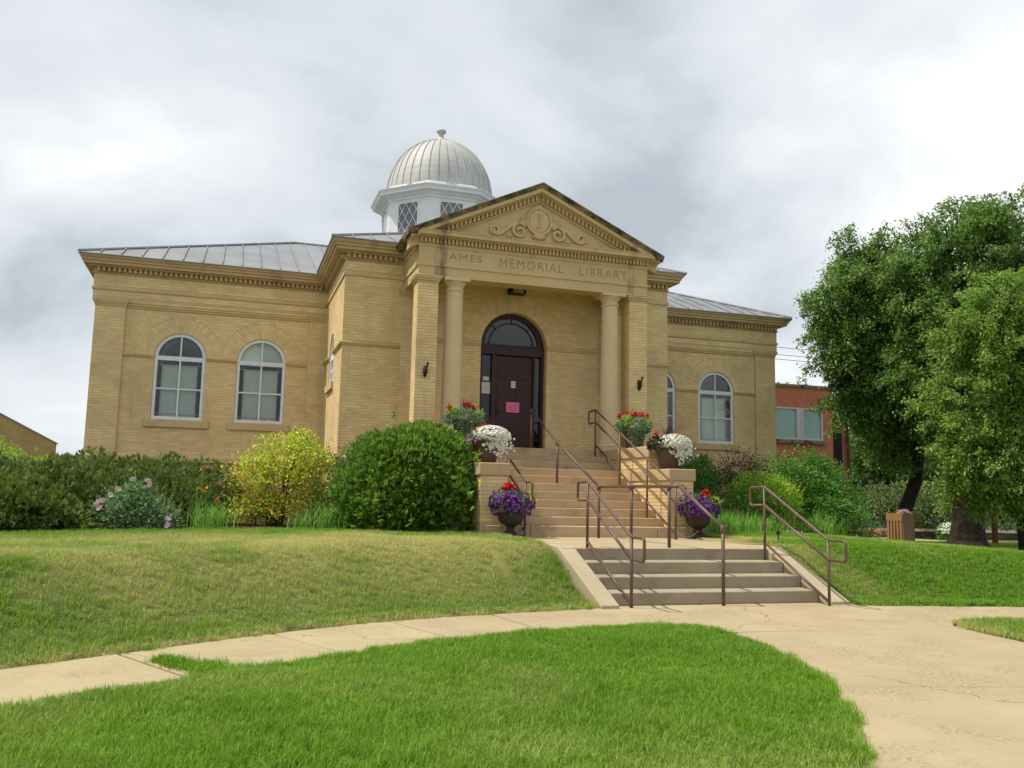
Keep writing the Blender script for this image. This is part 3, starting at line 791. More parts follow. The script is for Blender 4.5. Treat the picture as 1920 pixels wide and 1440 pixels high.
# ================================================================== PORCH
XO, YF = 2.97, -1.76
FZ = 2.69                                   # porch floor
PP = [(-XO, 0), (-XO, YF), (XO, YF), (XO, 0)]
mould('architrave', [(-0.46, 6.652), (0, 6.652), (0, 6.885), (0.028, 6.89), (0.03, 6.945), (0.015, 6.968), (-0.46, 6.97)], PP, 'entab')
fb = MB()
for s in (-1, 1):
    a, b = sorted((s * XO, s * (XO - 0.44))); fb.box(a, b, YF + 0.062, 0.0, 6.97, 7.35)
fb.box(-XO + 0.44, XO - 0.44, YF + 0.062, YF + 0.44, 6.97, 7.35)
fb.build('frieze_backing', M['entab'], lib)
# frieze panel with the cut inscription
fp = bpy.data.objects.new('frieze_panel', MB().box(-XO, XO, YF, YF + 0.06, 6.9705, 7.35).mesh('frieze_panel'))
COL.objects.link(fp); fp.data.materials.append(M['entab']); fp.data.materials.append(M['cut'])
cutters = []
for txt, x0, x1 in (('JAMES', -2.36, -1.43), ('MEMORIAL', -0.98, 0.67), ('LIBRARY', 1.108, 2.406)):
    cu = bpy.data.curves.new('inscription', 'FONT'); cu.body = txt; cu.extrude = 0.02; cu.resolution_u = 3; cu.space_character = 1.18; cu.offset = -0.008
    to = bpy.data.objects.new('inscription', cu); COL.objects.link(to)
    bpy.context.view_layer.update()
    dg = bpy.context.evaluated_depsgraph_get()
    me = bpy.data.meshes.new_from_object(to.evaluated_get(dg))
    co = np.empty(len(me.vertices) * 3, np.float32); me.vertices.foreach_get('co', co); co = co.reshape(-1, 3)
    lo, hi = co.min(0), co.max(0)
    out = np.empty_like(co)
    out[:, 0] = x0 + (co[:, 0] - lo[0]) / (hi[0] - lo[0]) * (x1 - x0)
    out[:, 2] = 7.035 + (co[:, 1] - lo[1]) / (hi[1] - lo[1]) * 0.218
    out[:, 1] = YF - 0.012 + (-co[:, 2] - (-hi[2])) / (hi[2] - lo[2]) * 0.030
    me.vertices.foreach_set('co', out.ravel()); me.update()
    me.materials.clear(); me.materials.append(M['cut'])
    bpy.data.objects.remove(to)
    co_ = bpy.data.objects.new('inscription_cutter', me); COL.objects.link(co_); cutters.append(co_)
    md = fp.modifiers.new('cut', 'BOOLEAN'); md.object = co_; md.operation = 'DIFFERENCE'; md.solver = 'EXACT'
    try: md.material_mode = 'TRANSFER'
    except Exception: pass
bpy.context.view_layer.update()
dg = bpy.context.evaluated_depsgraph_get()
nm = bpy.data.meshes.new_from_object(fp.evaluated_get(dg))
bpy.data.objects.remove(fp)
for c_ in cutters: bpy.data.objects.remove(c_)
if len(nm.polygons) > 60:
    fpo = mobj('frieze_panel', nm, None, lib)
else:
    fpo = MB().box(-XO, XO, YF, YF + 0.06, 6.9705, 7.35).build('frieze_panel', M['entab'], lib)
# horizontal cornice
mould('porch_cornice', [(-0.05, 7.348), (0.015, 7.35), (0.03, 7.385), (0.035, 7.43), (0.020, 7.435), (0.020, 7.56), (0.115, 7.565), (0.13, 7.59), (0.235, 7.595), (0.24, 7.68), (0.255, 7.69), (0.26, 7.715), (-0.05, 7.73)], PP, 'entab')
dp = MB()
dentils(dp, (-XO - 0.05, YF), (XO + 0.05, YF), 0.020, 7.44, 7.555, 0.050, 0.0945, 0.085)
dentils(dp, (-XO, -0.1), (-XO, YF - 0.05), 0.020, 7.44, 7.555, 0.050, 0.0945, 0.085)
# raking cornice: profile (out, drop below the sima line), swept along both slopes
SL, XT, ZTIP = 0.462, 3.295, 7.665
rz = lambda x: ZTIP + SL * (XT - abs(x))
def rake(prof, name, mat, x_end=XT):
    mb = MB(); n = len(prof)
    vs = [(x, YF - o, rz(x) + h) for x in (-x_end, 0, x_end) for o, h in prof]
    fs = [(i * n + k, (i + 1) * n + k, (i + 1) * n + (k + 1) % n, i * n + (k + 1) % n) for i in range(2) for k in range(n)] + [tuple(range(n)), tuple(range(3 * n - 1, 2 * n - 1, -1))]
    return mb.add(vs, fs).build(name, M[mat], lib)
rake([(-0.3, 0.0), (0.325, 0.0), (0.32, -0.035), (0.285, -0.06), (0.26, -0.10), (0.25, -0.125), (-0.3, -0.125)], 'raking_sima', 'sima')
rake([(-0.28, -0.127), (0.245, -0.127), (0.24, -0.215), (0.11, -0.225), (0.10, -0.245), (0.01, -0.25), (0.01, -0.37), (0.025, -0.375), (0.012, -0.42), (-0.28, -0.42)], 'raking_cornice', 'entab', 3.21)
for s in (-1, 1):
    L = int(2.72 / 0.105)
    for k in range(L):
        x = s * (0.06 + k * 0.105); z = rz(x)
        x2 = x + s * 0.058
        dp.extr([(x, YF - 0.005, rz(x) - 0.365), (x2, YF - 0.005, rz(x2) - 0.365), (x2, YF - 0.005, rz(x2) - 0.252), (x, YF - 0.005, rz(x) - 0.252)], (0, -0.095, 0))
o = dp.build('porch_dentil_row', M['entab'], lib); o['kind'] = 'stuff'
MB().extr([(-3.0, YF + 0.03, 7.70), (3.0, YF + 0.03, 7.70), (0, YF + 0.03, 9.03)], (0, 0.2, 0)).build('tympanum', M['entab'], lib)
# side sima (gutter) and gable roof
for s in (-1, 1):
    pr = [(-0.02, 7.70), (0.255, 7.717), (0.275, 7.66), (0.32, 7.63), (0.328, 7.668), (-0.02, 7.80)]
    pr = [(0.10, 7.718), (0.262, 7.717), (0.285, 7.74), (0.318, 7.77), (0.325, 7.80), (0.10, 7.86)]
    path = [(-XO, 2.0), (-XO, YF - 0.325)] if s < 0 else [(XO, YF - 0.325), (XO, 2.0)]
    MB().sweep([(o_, z - 0.135 + 0.0) for o_, z in [(0.10, 7.70), (0.245, 7.70), (0.262, 7.735), (0.30, 7.76), (0.322, 7.795), (0.322, 7.80), (0.10, 7.83)]], path).build('side_gutter', M['sima'], lib)
    MB().add([(s * XT, YF - 0.30, ZTIP + 0.004), (0, YF - 0.30, rz(0) + 0.004), (0, 3.1, rz(0) + 0.004), (s * XT, 3.1, ZTIP + 0.004)], [(0, 1, 2, 3)]).build('porch_roof', M['sima'], lib)
MB().box(-2.55, 2.55, -1.32, 0.0, 6.99, 7.05).build('porch_ceiling', M['entab'], lib)

# ---- cartouche and scrolls carved on the tympanum
rel = MB(); YR = YF + 0.02
def relief_tube(pts, r, seg=7, depth=0.028): rel.tube([(x, YR - depth, z) for x, z in pts], [q * 1.3 for q in r] if hasattr(r, '__len__') else r * 1.3, seg)
cz_ = 8.28
ov = [(0.015 + 0.315 * math.cos(a), cz_ + 0.335 * math.sin(a)) for a in np.linspace(0, 2 * math.pi, 33)]
relief_tube(ov, 0.030, 7, 0.035)
nr = 5
for i in range(nr):          # domed shield
    r0, r1 = 1 - i / nr, 1 - (i + 1) / nr
    h0, h1 = 0.06 * math.sqrt(max(0, 1 - r0 ** 2)) + 0.012, 0.06 * math.sqrt(max(0, 1 - r1 ** 2)) + 0.012
    for k in range(24):
        a0, a1 = 2 * math.pi * k / 24, 2 * math.pi * (k + 1) / 24
        pt = lambda r, a, h: (0.015 + 0.30 * r * math.cos(a), YR - h, cz_ + 0.32 * r * math.sin(a))
        rel.add([pt(r0, a0, h0), pt(r0, a1, h0), pt(r1, a1, h1), pt(r1, a0, h1)], [(0, 1, 2, 3)])
rel.tube([(0.02, YR - 0.085, 8.45), (0.02, YR - 0.09, 8.2), (0.01, YR - 0.09, 8.13), (-0.03, YR - 0.085, 8.10), (-0.07, YR - 0.08, 8.13)], 0.022, 6)
rel.tube([(-0.04, YR - 0.085, 8.45), (0.08, YR - 0.085, 8.45)], 0.016, 6)
def spiral(cx, cz, r0, r1, a0, turns, sgn, n=22):
    return [(cx + (r0 + (r1 - r0) * t) * math.cos(a0 + sgn * turns * 2 * math.pi * t), cz + (r0 + (r1 - r0) * t) * math.sin(a0 + sgn * turns * 2 * math.pi * t)) for t in np.linspace(0, 1, n)]
for s in (-1, 1):
    mx_ = lambda P: [(0.015 + s * (x - 0.0), z) for x, z in P]
    relief_tube(mx_(spiral(0.10, 8.55, 0.07, 0.02, math.pi / 2, 1.3, -1)), 0.020, 6)
    big = spiral(0.50, 7.985, 0.195, 0.05, math.pi * 0.5, 1.25, -1)[::-1]
    for dr, rr in ((0.0, 0.030), (0.045, 0.016)):
        sc = [(0.50 + (x - 0.50) * (1 + dr), 7.985 + (z - 7.985) * (1 + dr)) for x, z in big]
        arm = [(0.60, 8.165 + dr * 0.8), (0.72, 8.10 + dr), (0.83, 8.00 + dr), (0.93, 7.90 + dr * 0.7), (1.04, 7.845 + dr * 0.3), (1.15, 7.845), (1.235, 7.89)]
        sm = spiral(1.12, 7.945, 0.125, 0.03, -0.3, 1.2, 1)
        relief_tube(mx_(sc + arm + sm), rr, 6)
    for k in range(5):       # palmette beside the shield
        a = R(35 + 24 * k); b0 = (0.36, 8.10)
        if k < 4: relief_tube(mx_([b0, (b0[0] + 0.12 * math.cos(a), b0[1] + 0.14 * math.sin(a)), (b0[0] + 0.22 * math.cos(a), b0[1] + 0.27 * math.sin(a))]), [0.014, 0.028, 0.018], 6)
    for k in range(4):
        a = R(40 + 28 * k); b0 = (0.98, 7.90)
        relief_tube(mx_([b0, (b0[0] + 0.08 * math.cos(a), b0[1] + 0.08 * math.sin(a)), (b0[0] + 0.14 * math.cos(a), b0[1] + 0.15 * math.sin(a))]), [0.01, 0.018, 0.012], 6)
    for k in range(3): relief_tube(mx_([(0.72 + 0.05 * k, 7.80), (0.72 + 0.05 * k, 7.87)]), 0.02, 5)
for k in range(5):           # shell on top, leaf below
    a = R(30 + 30 * k); relief_tube([(0.015, 8.58), (0.015 + 0.07 * math.cos(a), 8.58 + 0.07 * math.sin(a)), (0.015 + 0.12 * math.cos(a), 8.58 + 0.135 * math.sin(a))], [0.02, 0.034, 0.02], 6)
    a = R(210 + 30 * k); relief_tube([(0.015, 7.97), (0.015 + 0.10 * math.cos(a), 7.95 + 0.08 * math.sin(a)), (0.015 + 0.2 * math.cos(a), 7.93 + 0.14 * math.sin(a))], [0.02, 0.045, 0.02], 6)
rel.build('tympanum_relief', M['trim'], lib, True)

# ---- columns
for s in (-1, 1):
    cx, cy = s * 2.03, -1.545
    pr = []
    for k in range(13):
        t = k / 12; pr.append((0.236 - 0.03 * t ** 1.7, FZ + 0.24 + (6.36 - FZ - 0.24) * t))
    col = MB().lathe(pr, (cx, cy), 28, False).build('column', M['column'], lib, True)
    MB().lathe([(0.29, FZ + 0.09), (0.305, FZ + 0.12), (0.29, FZ + 0.165), (0.262, FZ + 0.18), (0.27, FZ + 0.215), (0.245, FZ + 0.24)], (cx, cy), 28).box(cx - 0.31, cx + 0.31, cy - 0.31, cy + 0.31, FZ - 0.01, FZ + 0.09).build('base', M['column'], col)
    MB().lathe([(0.206, 6.34), (0.232, 6.355), (0.235, 6.385), (0.208, 6.40), (0.208, 6.46), (0.225, 6.47), (0.228, 6.49), (0.268, 6.535), (0.285, 6.57), (0.285, 6.58)], (cx, cy), 28, False).box(cx - 0.31, cx + 0.31, cy - 0.30, cy + 0.31, 6.58, 6.651).build('capital', M['column'], col)

# ---- door, sidelights, fanlight
YD = 0.28
jf = MB()
jf.box(-0.9, -0.80, 0.2, YD + 0.06, FZ, 5.22).box(-0.53, -0.445, 0.2, YD + 0.06, FZ, 5.22).box(0.61, 0.66, 0.2, YD + 0.06, FZ, 5.22).box(0.83, 0.9, 0.2, YD + 0.06, FZ, 5.22)
jf.box(-0.9, 0.9, 0.19, YD + 0.06, 5.217, 5.489).box(-0.9, 0.9, 0.17, YD, 5.44, 5.489).box(-0.9, 0.9, 0.18, YD, 5.217, 5.245)
r_ = ring_mesh(CF, [(-0.9 * math.cos(math.pi * k / 20), 5.489 + 0.845 * math.sin(math.pi * k / 20)) for k in range(21)], [(-0.75 * math.cos(math.pi * k / 20), 5.489 + 0.735 * math.sin(math.pi * k / 20)) for k in range(21)], -0.34, -0.22, False)
jf.add(r_.v, r_.f)
r_ = ring_mesh(CF, [(-0.63 * math.cos(math.pi * k / 20), 5.489 + 0.615 * math.sin(math.pi * k / 20)) for k in range(21)], [(-0.60 * math.cos(math.pi * k / 20), 5.489 + 0.585 * math.sin(math.pi * k / 20)) for k in range(21)], -0.33, -0.27, False)
jf.add(r_.v, r_.f)
for a in (45, 90, 135):
    a = R(a); p = Vector((0.6 * math.cos(a), 0.59 * math.sin(a))); q = Vector((0.76 * math.cos(a), 0.745 * math.sin(a))); pe = Vector((-math.sin(a), math.cos(a))) * 0.014
    jf.extr([(p.x + pe.x, 0.27, 5.489 + p.y + pe.y), (q.x + pe.x, 0.27, 5.489 + q.y + pe.y), (q.x - pe.x, 0.27, 5.489 + q.y - pe.y), (p.x - pe.x, 0.27, 5.489 + p.y - pe.y)], (0, 0.05, 0))
door_f = jf.build('door_frame', M['maroon'], lib)
M['doorglass'] = glass('door_glass', (0.50, 0.56, 0.58), 0.03)
def pane_y(x0, x1, z0, z1, y, parent): return MB().add([(x0, y, z0), (x1, y, z0), (x1, y, z1), (x0, y, z1)], [(0, 1, 2, 3)]).build('pane', M['doorglass'], parent)
pane_y(-0.80, -0.53, FZ, 5.217, 0.30, door_f); pane_y(0.66, 0.83, FZ, 5.217, 0.30, door_f)
fpts = [(-0.755 * math.cos(math.pi * k / 20), 0.30, 5.489 + 0.74 * math.sin(math.pi * k / 20)) for k in range(21)]
MB().add(fpts, [tuple(range(21))]).build('fanlight_pane', M['doorglass'], door_f)
M['fanback'] = plain('dark_backing', (0.10, 0.10, 0.10), 0.8)
MB().add([(-0.86, 0.37, 5.40), (0.86, 0.37, 5.40), (0.86, 0.37, 6.4), (-0.86, 0.37, 6.4)], [(0, 1, 2, 3)]).build('fanlight_dark_backing', M['fanback'], door_f)  # dark backing sheet added behind the fanlight, standing in for the unlit interior
dr = MB().box(-0.44, 0.605, YD, YD + 0.05, FZ + 0.02, 5.205)
door = dr.build('door', M['maroon'], lib)
pn = MB()
for cx in (-0.19, 0.355):
    for z0, z1 in ((2.86, 3.55), (3.70, 4.42), (4.58, 4.98)):
        for i, (e, yy) in enumerate(((0.0, 0.008), (0.045, 0.014))):
            pn.box(cx - 0.19 + e, cx + 0.19 - e, YD - yy, YD + 0.002, z0 + e, z1 - e)
bevel(pn.build('door_panel', M['maroon'], door), 0.006)
M['brass'] = plain('worn_brass', (0.25, 0.19, 0.10), 0.35, 0.8)
MB().box(-0.39, -0.335, YD - 0.015, YD, 3.62, 3.86).tube([(-0.36, YD - 0.01, 3.70), (-0.36, YD - 0.06, 3.70), (-0.29, YD - 0.065, 3.70)], 0.012, 8).build('door_handle', M['iron'], door)
MB().box(-0.88, 0.88, 0.17, 0.36, FZ - 0.01, FZ + 0.018).build('threshold', M['roofmetal'], door_f)

# paper on the door
def paper(name, label, x0, x1, z0, z1, y, col, ink, rows, seed):
    m, n, l, b = new_mat(name + '_sheet')
    g = n.new('ShaderNodeNewGeometry'); sp = n.new('ShaderNodeSeparateXYZ'); l.new(g.outputs['Position'], sp.inputs[0])
    fz = mathn(n, l, 'DIVIDE', mathn(n, l, 'SUBTRACT', z1, sp.outputs[2]), z1 - z0); fx = mathn(n, l, 'DIVIDE', mathn(n, l, 'SUBTRACT', sp.outputs[0], x0), x1 - x0)
    row = mathn(n, l, 'MULTIPLY', fz, rows)
    stripe = mathn(n, l, 'LESS_THAN', mathn(n, l, 'FRACT', row), 0.42)
    cb = n.new('ShaderNodeCombineXYZ'); l.new(mathn(n, l, 'MULTIPLY', fx, 9.0), cb.inputs[0]); l.new(mathn(n, l, 'ADD', mathn(n, l, 'FLOOR', row), seed), cb.inputs[1])
    wv = mathn(n, l, 'GREATER_THAN', noise(n, l, cb.outputs[0], 1.7, 2), 0.47)
    ins = mathn(n, l, 'MULTIPLY', mathn(n, l, 'LESS_THAN', mathn(n, l, 'ABSOLUTE', mathn(n, l, 'SUBTRACT', fx, 0.5)), 0.36), mathn(n, l, 'LESS_THAN', mathn(n, l, 'ABSOLUTE', mathn(n, l, 'SUBTRACT', fz, 0.5)), 0.38))
    fac = mathn(n, l, 'MULTIPLY', mathn(n, l, 'MULTIPLY', stripe, wv), mathn(n, l, 'MULTIPLY', ins, 0.75))
    l.new(mixc(n, l, fac, col, ink), b.inputs['Base Color']); b.inputs['Roughness'].default_value = 0.6
    o = MB().box(x0, x1, y - 0.002, y, z0, z1).build(name, m); tag(o, label, 'notice'); return o
paper('paper_notice', 'bright pink paper sheet taped to the dark maroon door', -0.101, 0.258, 3.722, 3.985, YD - 0.016, (0.83, 0.16, 0.36), (0.30, 0.03, 0.10), 4, 1)
paper('door_placard', 'small cream placard at eye height on the maroon door', 0.018, 0.141, 4.366, 4.543, YD - 0.016, (0.72, 0.66, 0.45), (0.15, 0.12, 0.05), 4, 5)
paper('hours_notice', 'tall white printed sheet on the left door sidelight', -0.775, -0.545, 4.187, 4.482, 0.297, (0.74, 0.74, 0.72), (0.10, 0.10, 0.11), 9, 9)
paper('small_notice', 'small white slip above the printed sheet on the sidelight', -0.744, -0.582, 4.530, 4.628, 0.297, (0.74, 0.75, 0.75), (0.4, 0.4, 0.4), 2, 13)

# porch light and pier lanterns
t = thing('porch_light', 'square bronze box light on the wall over the door arch', 'light', (0, 0, 6.85))
o = MB().box(-0.22, 0.20, -0.30, -0.012, -0.06, 0.09).build('housing', M['iron'], t)
M['lens'] = plain('dusty_lens', (0.32, 0.28, 0.22), 0.4)
MB().box(-0.155, 0.135, -0.315, -0.301, -0.055, 0.075).build('lens', M['lens'], t)
for s, txt in ((-1, 'black iron torch bracket on the pier left of the door'), (1, 'black iron torch bracket on the pier right of the door')):
    t = thing('torch_bracket', txt, 'wall lamp', (s * 2.735, YF - 0.012, 4.40), 'iron brackets on the porch piers')
    MB().extr([(-0.035, 0, -0.12), (0, 0, -0.19), (0.035, 0, -0.12), (0.035, 0, 0.06), (0, 0, 0.11), (-0.035, 0, 0.06)], (0, -0.02, 0)).build('back_plate', M['iron'], t)
    MB().tube([(0, -0.01, -0.03), (0, -0.07, -0.05), (0.005, -0.10, -0.01), (0.03 , -0.11, 0.10), (0.045, -0.11, 0.17)], [0.012, 0.016, 0.026, 0.022, 0.028], 8).build('torch', M['iron'], t)
    MB().lathe([(0.0, -0.17), (0.03, -0.13), (0.055, -0.06), (0.05, 0.02), (0.03, 0.06)], (0, -0.06), 10, False).build('cup', M['iron'], t, True)

# ================================================================== ENTRANCE STAIRCASE
M['step'] = stone('sandstone_steps', [(0.40, 0.285, 0.165), (0.485, 0.355, 0.215), (0.54, 0.41, 0.255)], 0.9, 0.85, bump=0.15, bscale=50, stain=((0.27, 0.17, 0.10), 1.5, 0.56, 0.78))
M['ledge'] = stone('sandstone_caps', [(0.46, 0.325, 0.175), (0.55, 0.41, 0.235)], 1.2, 0.85, bump=0.2, bscale=30, stain=((0.30, 0.19, 0.10), 2.1, 0.6, 0.8))
st = thing('entrance_staircase', 'sandstone entrance stairs with brick side walls climbing to the porch', 'stairs', (0, 0, 0))
Y0S, GO, Z0S, RI = -5.32, 0.360, 0.962, 0.1728
for k in range(11):
    y, z = Y0S + GO * k, Z0S + RI * k
    if k == 0:
        for x0, x1 in ((-2.21, -1.317), (-1.309, 1.42), (1.428, 2.12)):
            bevel(MB().box(x0, x1, -5.375, -4.9, 0.60, z).build('step', M['step'], st), 0.014, 2)
    elif k < 10:
        bevel(MB().box(-1.765, 1.765, y, y + GO + 0.05, z - RI + 0.001, z).build('step', M['step'], st), 0.014, 2)
    else:
        bevel(MB().box(-1.765, 1.765, y, -0.005, z - RI + 0.001, z).build('step', M['step'], st), 0.014, 2)
pb = MB().box(-1.76, 1.76, -4.5, -0.02, 0.6, 0.96)
pb.build('step_base', M['step'], st)
for s in (-1, 1):
    x0, x1 = sorted((s * 1.768, s * 2.30))
    ck = MB().box(x0, x1, -5.26, -1.3, 0.60, 1.93).box(x0, x1, -4.27, -1.3, 1.93, 2.44).build('side_wall', M['mortar'], st)
    cap = MB()
    xa, xb = sorted((s * 1.722, s * 2.345))
    bevel(cap.box(xa, xb, -5.305, -4.30, 1.915, 2.163).build('cap_stone', M['ledge'], ck), 0.018, 2)
    bevel(MB().box(*sorted((s * 1.735, s * 2.345)), -4.295, -3.3, 1.915, 2.15).build('cap_stone', M['ledge'], ck), 0.018, 2)
    bevel(MB().box(*sorted((s * 1.722, s * 2.345)), -4.35, -3.02, 2.435, 2.68).build('cap_stone', M['ledge'], ck), 0.018, 2)
    bevel(MB().box(*sorted((s * 1.722, s * 2.345)), -3.012, -1.83, 2.435, 2.68).build('cap_stone', M['ledge'], ck), 0.018, 2)
    MB().box(*sorted((s * 1.766, s * 2.97)), -1.82, -0.02, 0.7, FZ).build('porch_base', M['ledge'], ck)
    faces = []
    PF = Wall((0, -5.26), (1, 0), (0, -1))
    for a, b, zl, zh in courses(x0, x1, 0.99, 1.91, phase=x0): brick_obj(a, b, -5.265, -5.23, zl, zh, ck)
    xi = s * 1.768
    if s > 0:
        for a, b, zl, zh in courses(-5.26, -3.3, 1.0, 1.91, phase=-5.26):
            k = max(0, (zh - Z0S) / RI); ylim = Y0S + GO * k + 0.1
            if a > ylim: continue
            brick_obj(xi - 0.007, xi + 0.03, a, b, zl, zh, ck)
        for a, b, zl, zh in courses(-4.27, -2.4, 2.16, 2.43, phase=-4.27): brick_obj(xi - 0.007, xi + 0.03, a, b, zl, zh, ck)
    else:
        for a, b, zl, zh in courses(-5.26, -3.9, 1.0, 1.91, phase=-5.26): brick_obj(-2.307, -2.27, a, b, zl, zh, ck)
    for a, b, zl, zh in courses(x0, x1, 2.165, 2.43, phase=x0): brick_obj(a, b, -4.277, -4.24, zl, zh, ck)
# ================================================================== GROUND
sm = lambda t: np.clip(t, 0, 1) ** 2 * (3 - 2 * np.clip(t, 0, 1))
_UX = [-60, -30, -14, -8.68, -7.5, -6.4, -5.24, -4.1, -3.08, -2.04, -1.985, 2.08, 2.15, 4.76, 12, 60]
_UY = [-36, -25, -17.0, -13.43, -12.59, -11.8, -11.15, -10.78, -10.55, -10.3, -10.03, -10.03, -10.5, -10.95, -12.0, -17]
_LX = [-60, -30, -14, -8.385, -7.0, -5.9, -4.95, -3.9, -2.93, -1.9, -1.45, -1.3, 1.9, 2.15, 4.0, 12, 60]
_LY = [-38, -27.0, -18.8, -15.03, -14.17, -13.47, -12.89, -12.48, -12.19, -12.04, -12.57, -12.6, -12.66, -12.3, -12.35, -13.4, -18.4]
yU = lambda x: np.interp(x, _UX, _UY)
yL = lambda x: np.interp(x, _LX, _LY)
_AY = [-40, -25, -22, -20.2, -18.7, -17.47, -16.98, -16.35, -15.33, -13.97, -12.57, -12.3, -12.0]
_AX = [-22, -12, -8, -6, -4.5, -3.45, -3.09, -2.67, -2.135, -1.685, -1.45, -1.6, -1.9]
_BY = [-40, -24, -20, -17, -15, -13.9, -12.9, -12.3]
_BX = [18, 6, 3.5, 2.2, 1.75, 1.66, 1.8, 2.12]
xA = lambda y: np.interp(y, _AY, _AX)
xB = lambda y: np.interp(y, _BY, _BX)
def tz(x, y):
    x, y = np.asarray(x, float), np.asarray(y, float)
    s = (y - yU(x)) * np.where(x < -3, 0.86, 1.0)
    h = (0.76 + 0.012 * np.clip(y + 8, 0, 8)) * sm(s / 2.25)
    h = np.maximum(h, 0.035 * sm(s / 0.08))
    f = 1 - 0.62 * sm((x - 3.5) / 12)
    h = h * f
    low = (y < yL(x)) & ((x < xA(y)) | (x > xB(y)))
    z = np.where(s > 0, h, np.where(low, 0.012, -0.07))
    # under stairs, landing and lower flight the ground stays below the stone
    st_ = (x > -1.9) & (x < 2.06) & (y > -10.4) & (y < -4.9)
    z = np.where(st_, np.minimum(z, -0.09 + 0.66 * sm((y + 8.9) / 0.3)), z)
    return z
def lattice_noise(x, y, scale, seed):
    r = np.random.default_rng(seed); G = r.random((64, 64))
    X, Y = np.asarray(x) / scale + 1000, np.asarray(y) / scale + 1000
    i, j = np.floor(X).astype(int), np.floor(Y).astype(int); fx, fy = X - i, Y - j
    fx, fy = fx * fx * (3 - 2 * fx), fy * fy * (3 - 2 * fy)
    g = lambda a, b: G[a % 64, b % 64]
    return (g(i, j) * (1 - fx) + g(i + 1, j) * fx) * (1 - fy) + (g(i, j + 1) * (1 - fx) + g(i + 1, j + 1) * fx) * fy
def fnoise(x, y, scale, seed): return 0.55 * lattice_noise(x, y, scale, seed) + 0.30 * lattice_noise(x, y, scale / 2.1, seed + 1) + 0.15 * lattice_noise(x, y, scale / 4.4, seed + 2)
def dryness(x, y):
    s = (y - yU(x)); n = fnoise(x, y, 1.6, 5); n2 = fnoise(x, y, 0.5, 9)
    left = np.clip(1.15 - np.abs(s - 3.6) / 3.4, 0, 1) * (x < 3)
    d = np.clip((n - 0.27) * 2.6 + (n2 - 0.5) * 1.0, 0, 1) * left * 1.0
    d = np.maximum(d, np.clip((n - 0.5) * 2.2, 0, 0.55) * (x >= 2) * (s > 0.3))
    edge = np.clip(1 - s / 0.22, 0, 1) * (s > 0) * (x < -1.9)
    d = np.maximum(d, edge * 0.85)
    near = (s < 0)
    return np.where(near, np.clip((n - 0.55) * 1.4, 0, 0.3) * 0.7, d)
def axis_pts(a, b, fine0, fine1, step, far):
    core_ = np.arange(fine0, fine1 + 1e-6, step)
    lo = [fine0 - step * 1.35 ** k * 2 for k in range(1, 40)]; hi = [fine1 + step * 1.35 ** k * 2 for k in range(1, 40)]
    return np.array(sorted([v for v in lo if v > a] + [a] + list(core_) + [v for v in hi if v < b] + [b]))
gx = axis_pts(-900, 900, -16, 18, 0.13, 0); gy = axis_pts(-60, 1500, -19, 1, 0.13, 0)
GX, GY = np.meshgrid(gx, gy)
GZ = tz(GX, GY)
nx, ny = len(gx), len(gy)
Vg = np.stack([GX, GY, GZ], -1).reshape(-1, 3)
ii = (np.arange(ny - 1)[:, None] * nx + np.arange(nx - 1)[None]).ravel()
Fg = np.stack([ii, ii + 1, ii + nx + 1, ii + nx], -1)
gme_ = np_mesh('ground', Vg, Fg); gme_.shade_smooth()
def ground_mat():
    m, n, l, b = new_mat('turf_soil')
    g = n.new('ShaderNodeNewGeometry'); v = g.outputs['Position']
    a = n.new('ShaderNodeAttribute'); a.attribute_name = 'dry'
    bd = n.new('ShaderNodeAttribute'); bd.attribute_name = 'bed'
    rp = ramp_node(n, [(0.3, (0.030, 0.060, 0.012)), (0.7, (0.060, 0.105, 0.022))]); l.new(noise(n, l, v, 12, 5), rp.inputs[0])
    c = mixc(n, l, a.outputs['Fac'], rp.outputs[0], (0.30, 0.25, 0.10))
    sr = ramp_node(n, [(0.3, (0.035, 0.024, 0.015)), (0.7, (0.075, 0.052, 0.034))]); l.new(noise(n, l, v, 25, 6), sr.inputs[0])
    c = mixc(n, l, bd.outputs['Fac'], c, sr.outputs[0])
    l.new(c, b.inputs['Base Color']); b.inputs['Roughness'].default_value = 1.0; b.inputs['Specular IOR Level'].default_value = 0.05
    bp = n.new('ShaderNodeBump'); bp.inputs['Strength'].default_value = 0.5; bp.inputs['Distance'].default_value = 0.03
    l.new(noise(n, l, v, 45, 5), bp.inputs['Height']); l.new(bp.outputs[0], b.inputs['Normal'])
    return m
M['soil'] = ground_mat()
ground = mobj('ground', gme_, M['soil']); ground['kind'] = 'structure'
_BDX = [-60, -30, -10.1, -8.9, -6.1, -4.6, -2.3, 2.3, 2.5, 4.1, 6.0, 8.9, 10.6, 11.5, 30, 60]
_BDY = [-9, -9, -6.6, -5.9, -4.6, -5.0, -5.45, -4.6, -5.0, -3.7, -2.9, -1.9, -1.2, 1.0, 6, 6]
yBed = lambda x: np.interp(x, _BDX, _BDY)
at = gme_.attributes.new('dry', 'FLOAT', 'POINT'); at.data.foreach_set('value', dryness(Vg[:, 0], Vg[:, 1]).astype(np.float32))
bedm = (np.clip((Vg[:, 1] - yBed(Vg[:, 0])) / 0.15, 0, 1) * (Vg[:, 0] < 11.3) * (Vg[:, 0] > -14)).astype(np.float32)
at = gme_.attributes.new('bed', 'FLOAT', 'POINT'); at.data.foreach_set('value', bedm)

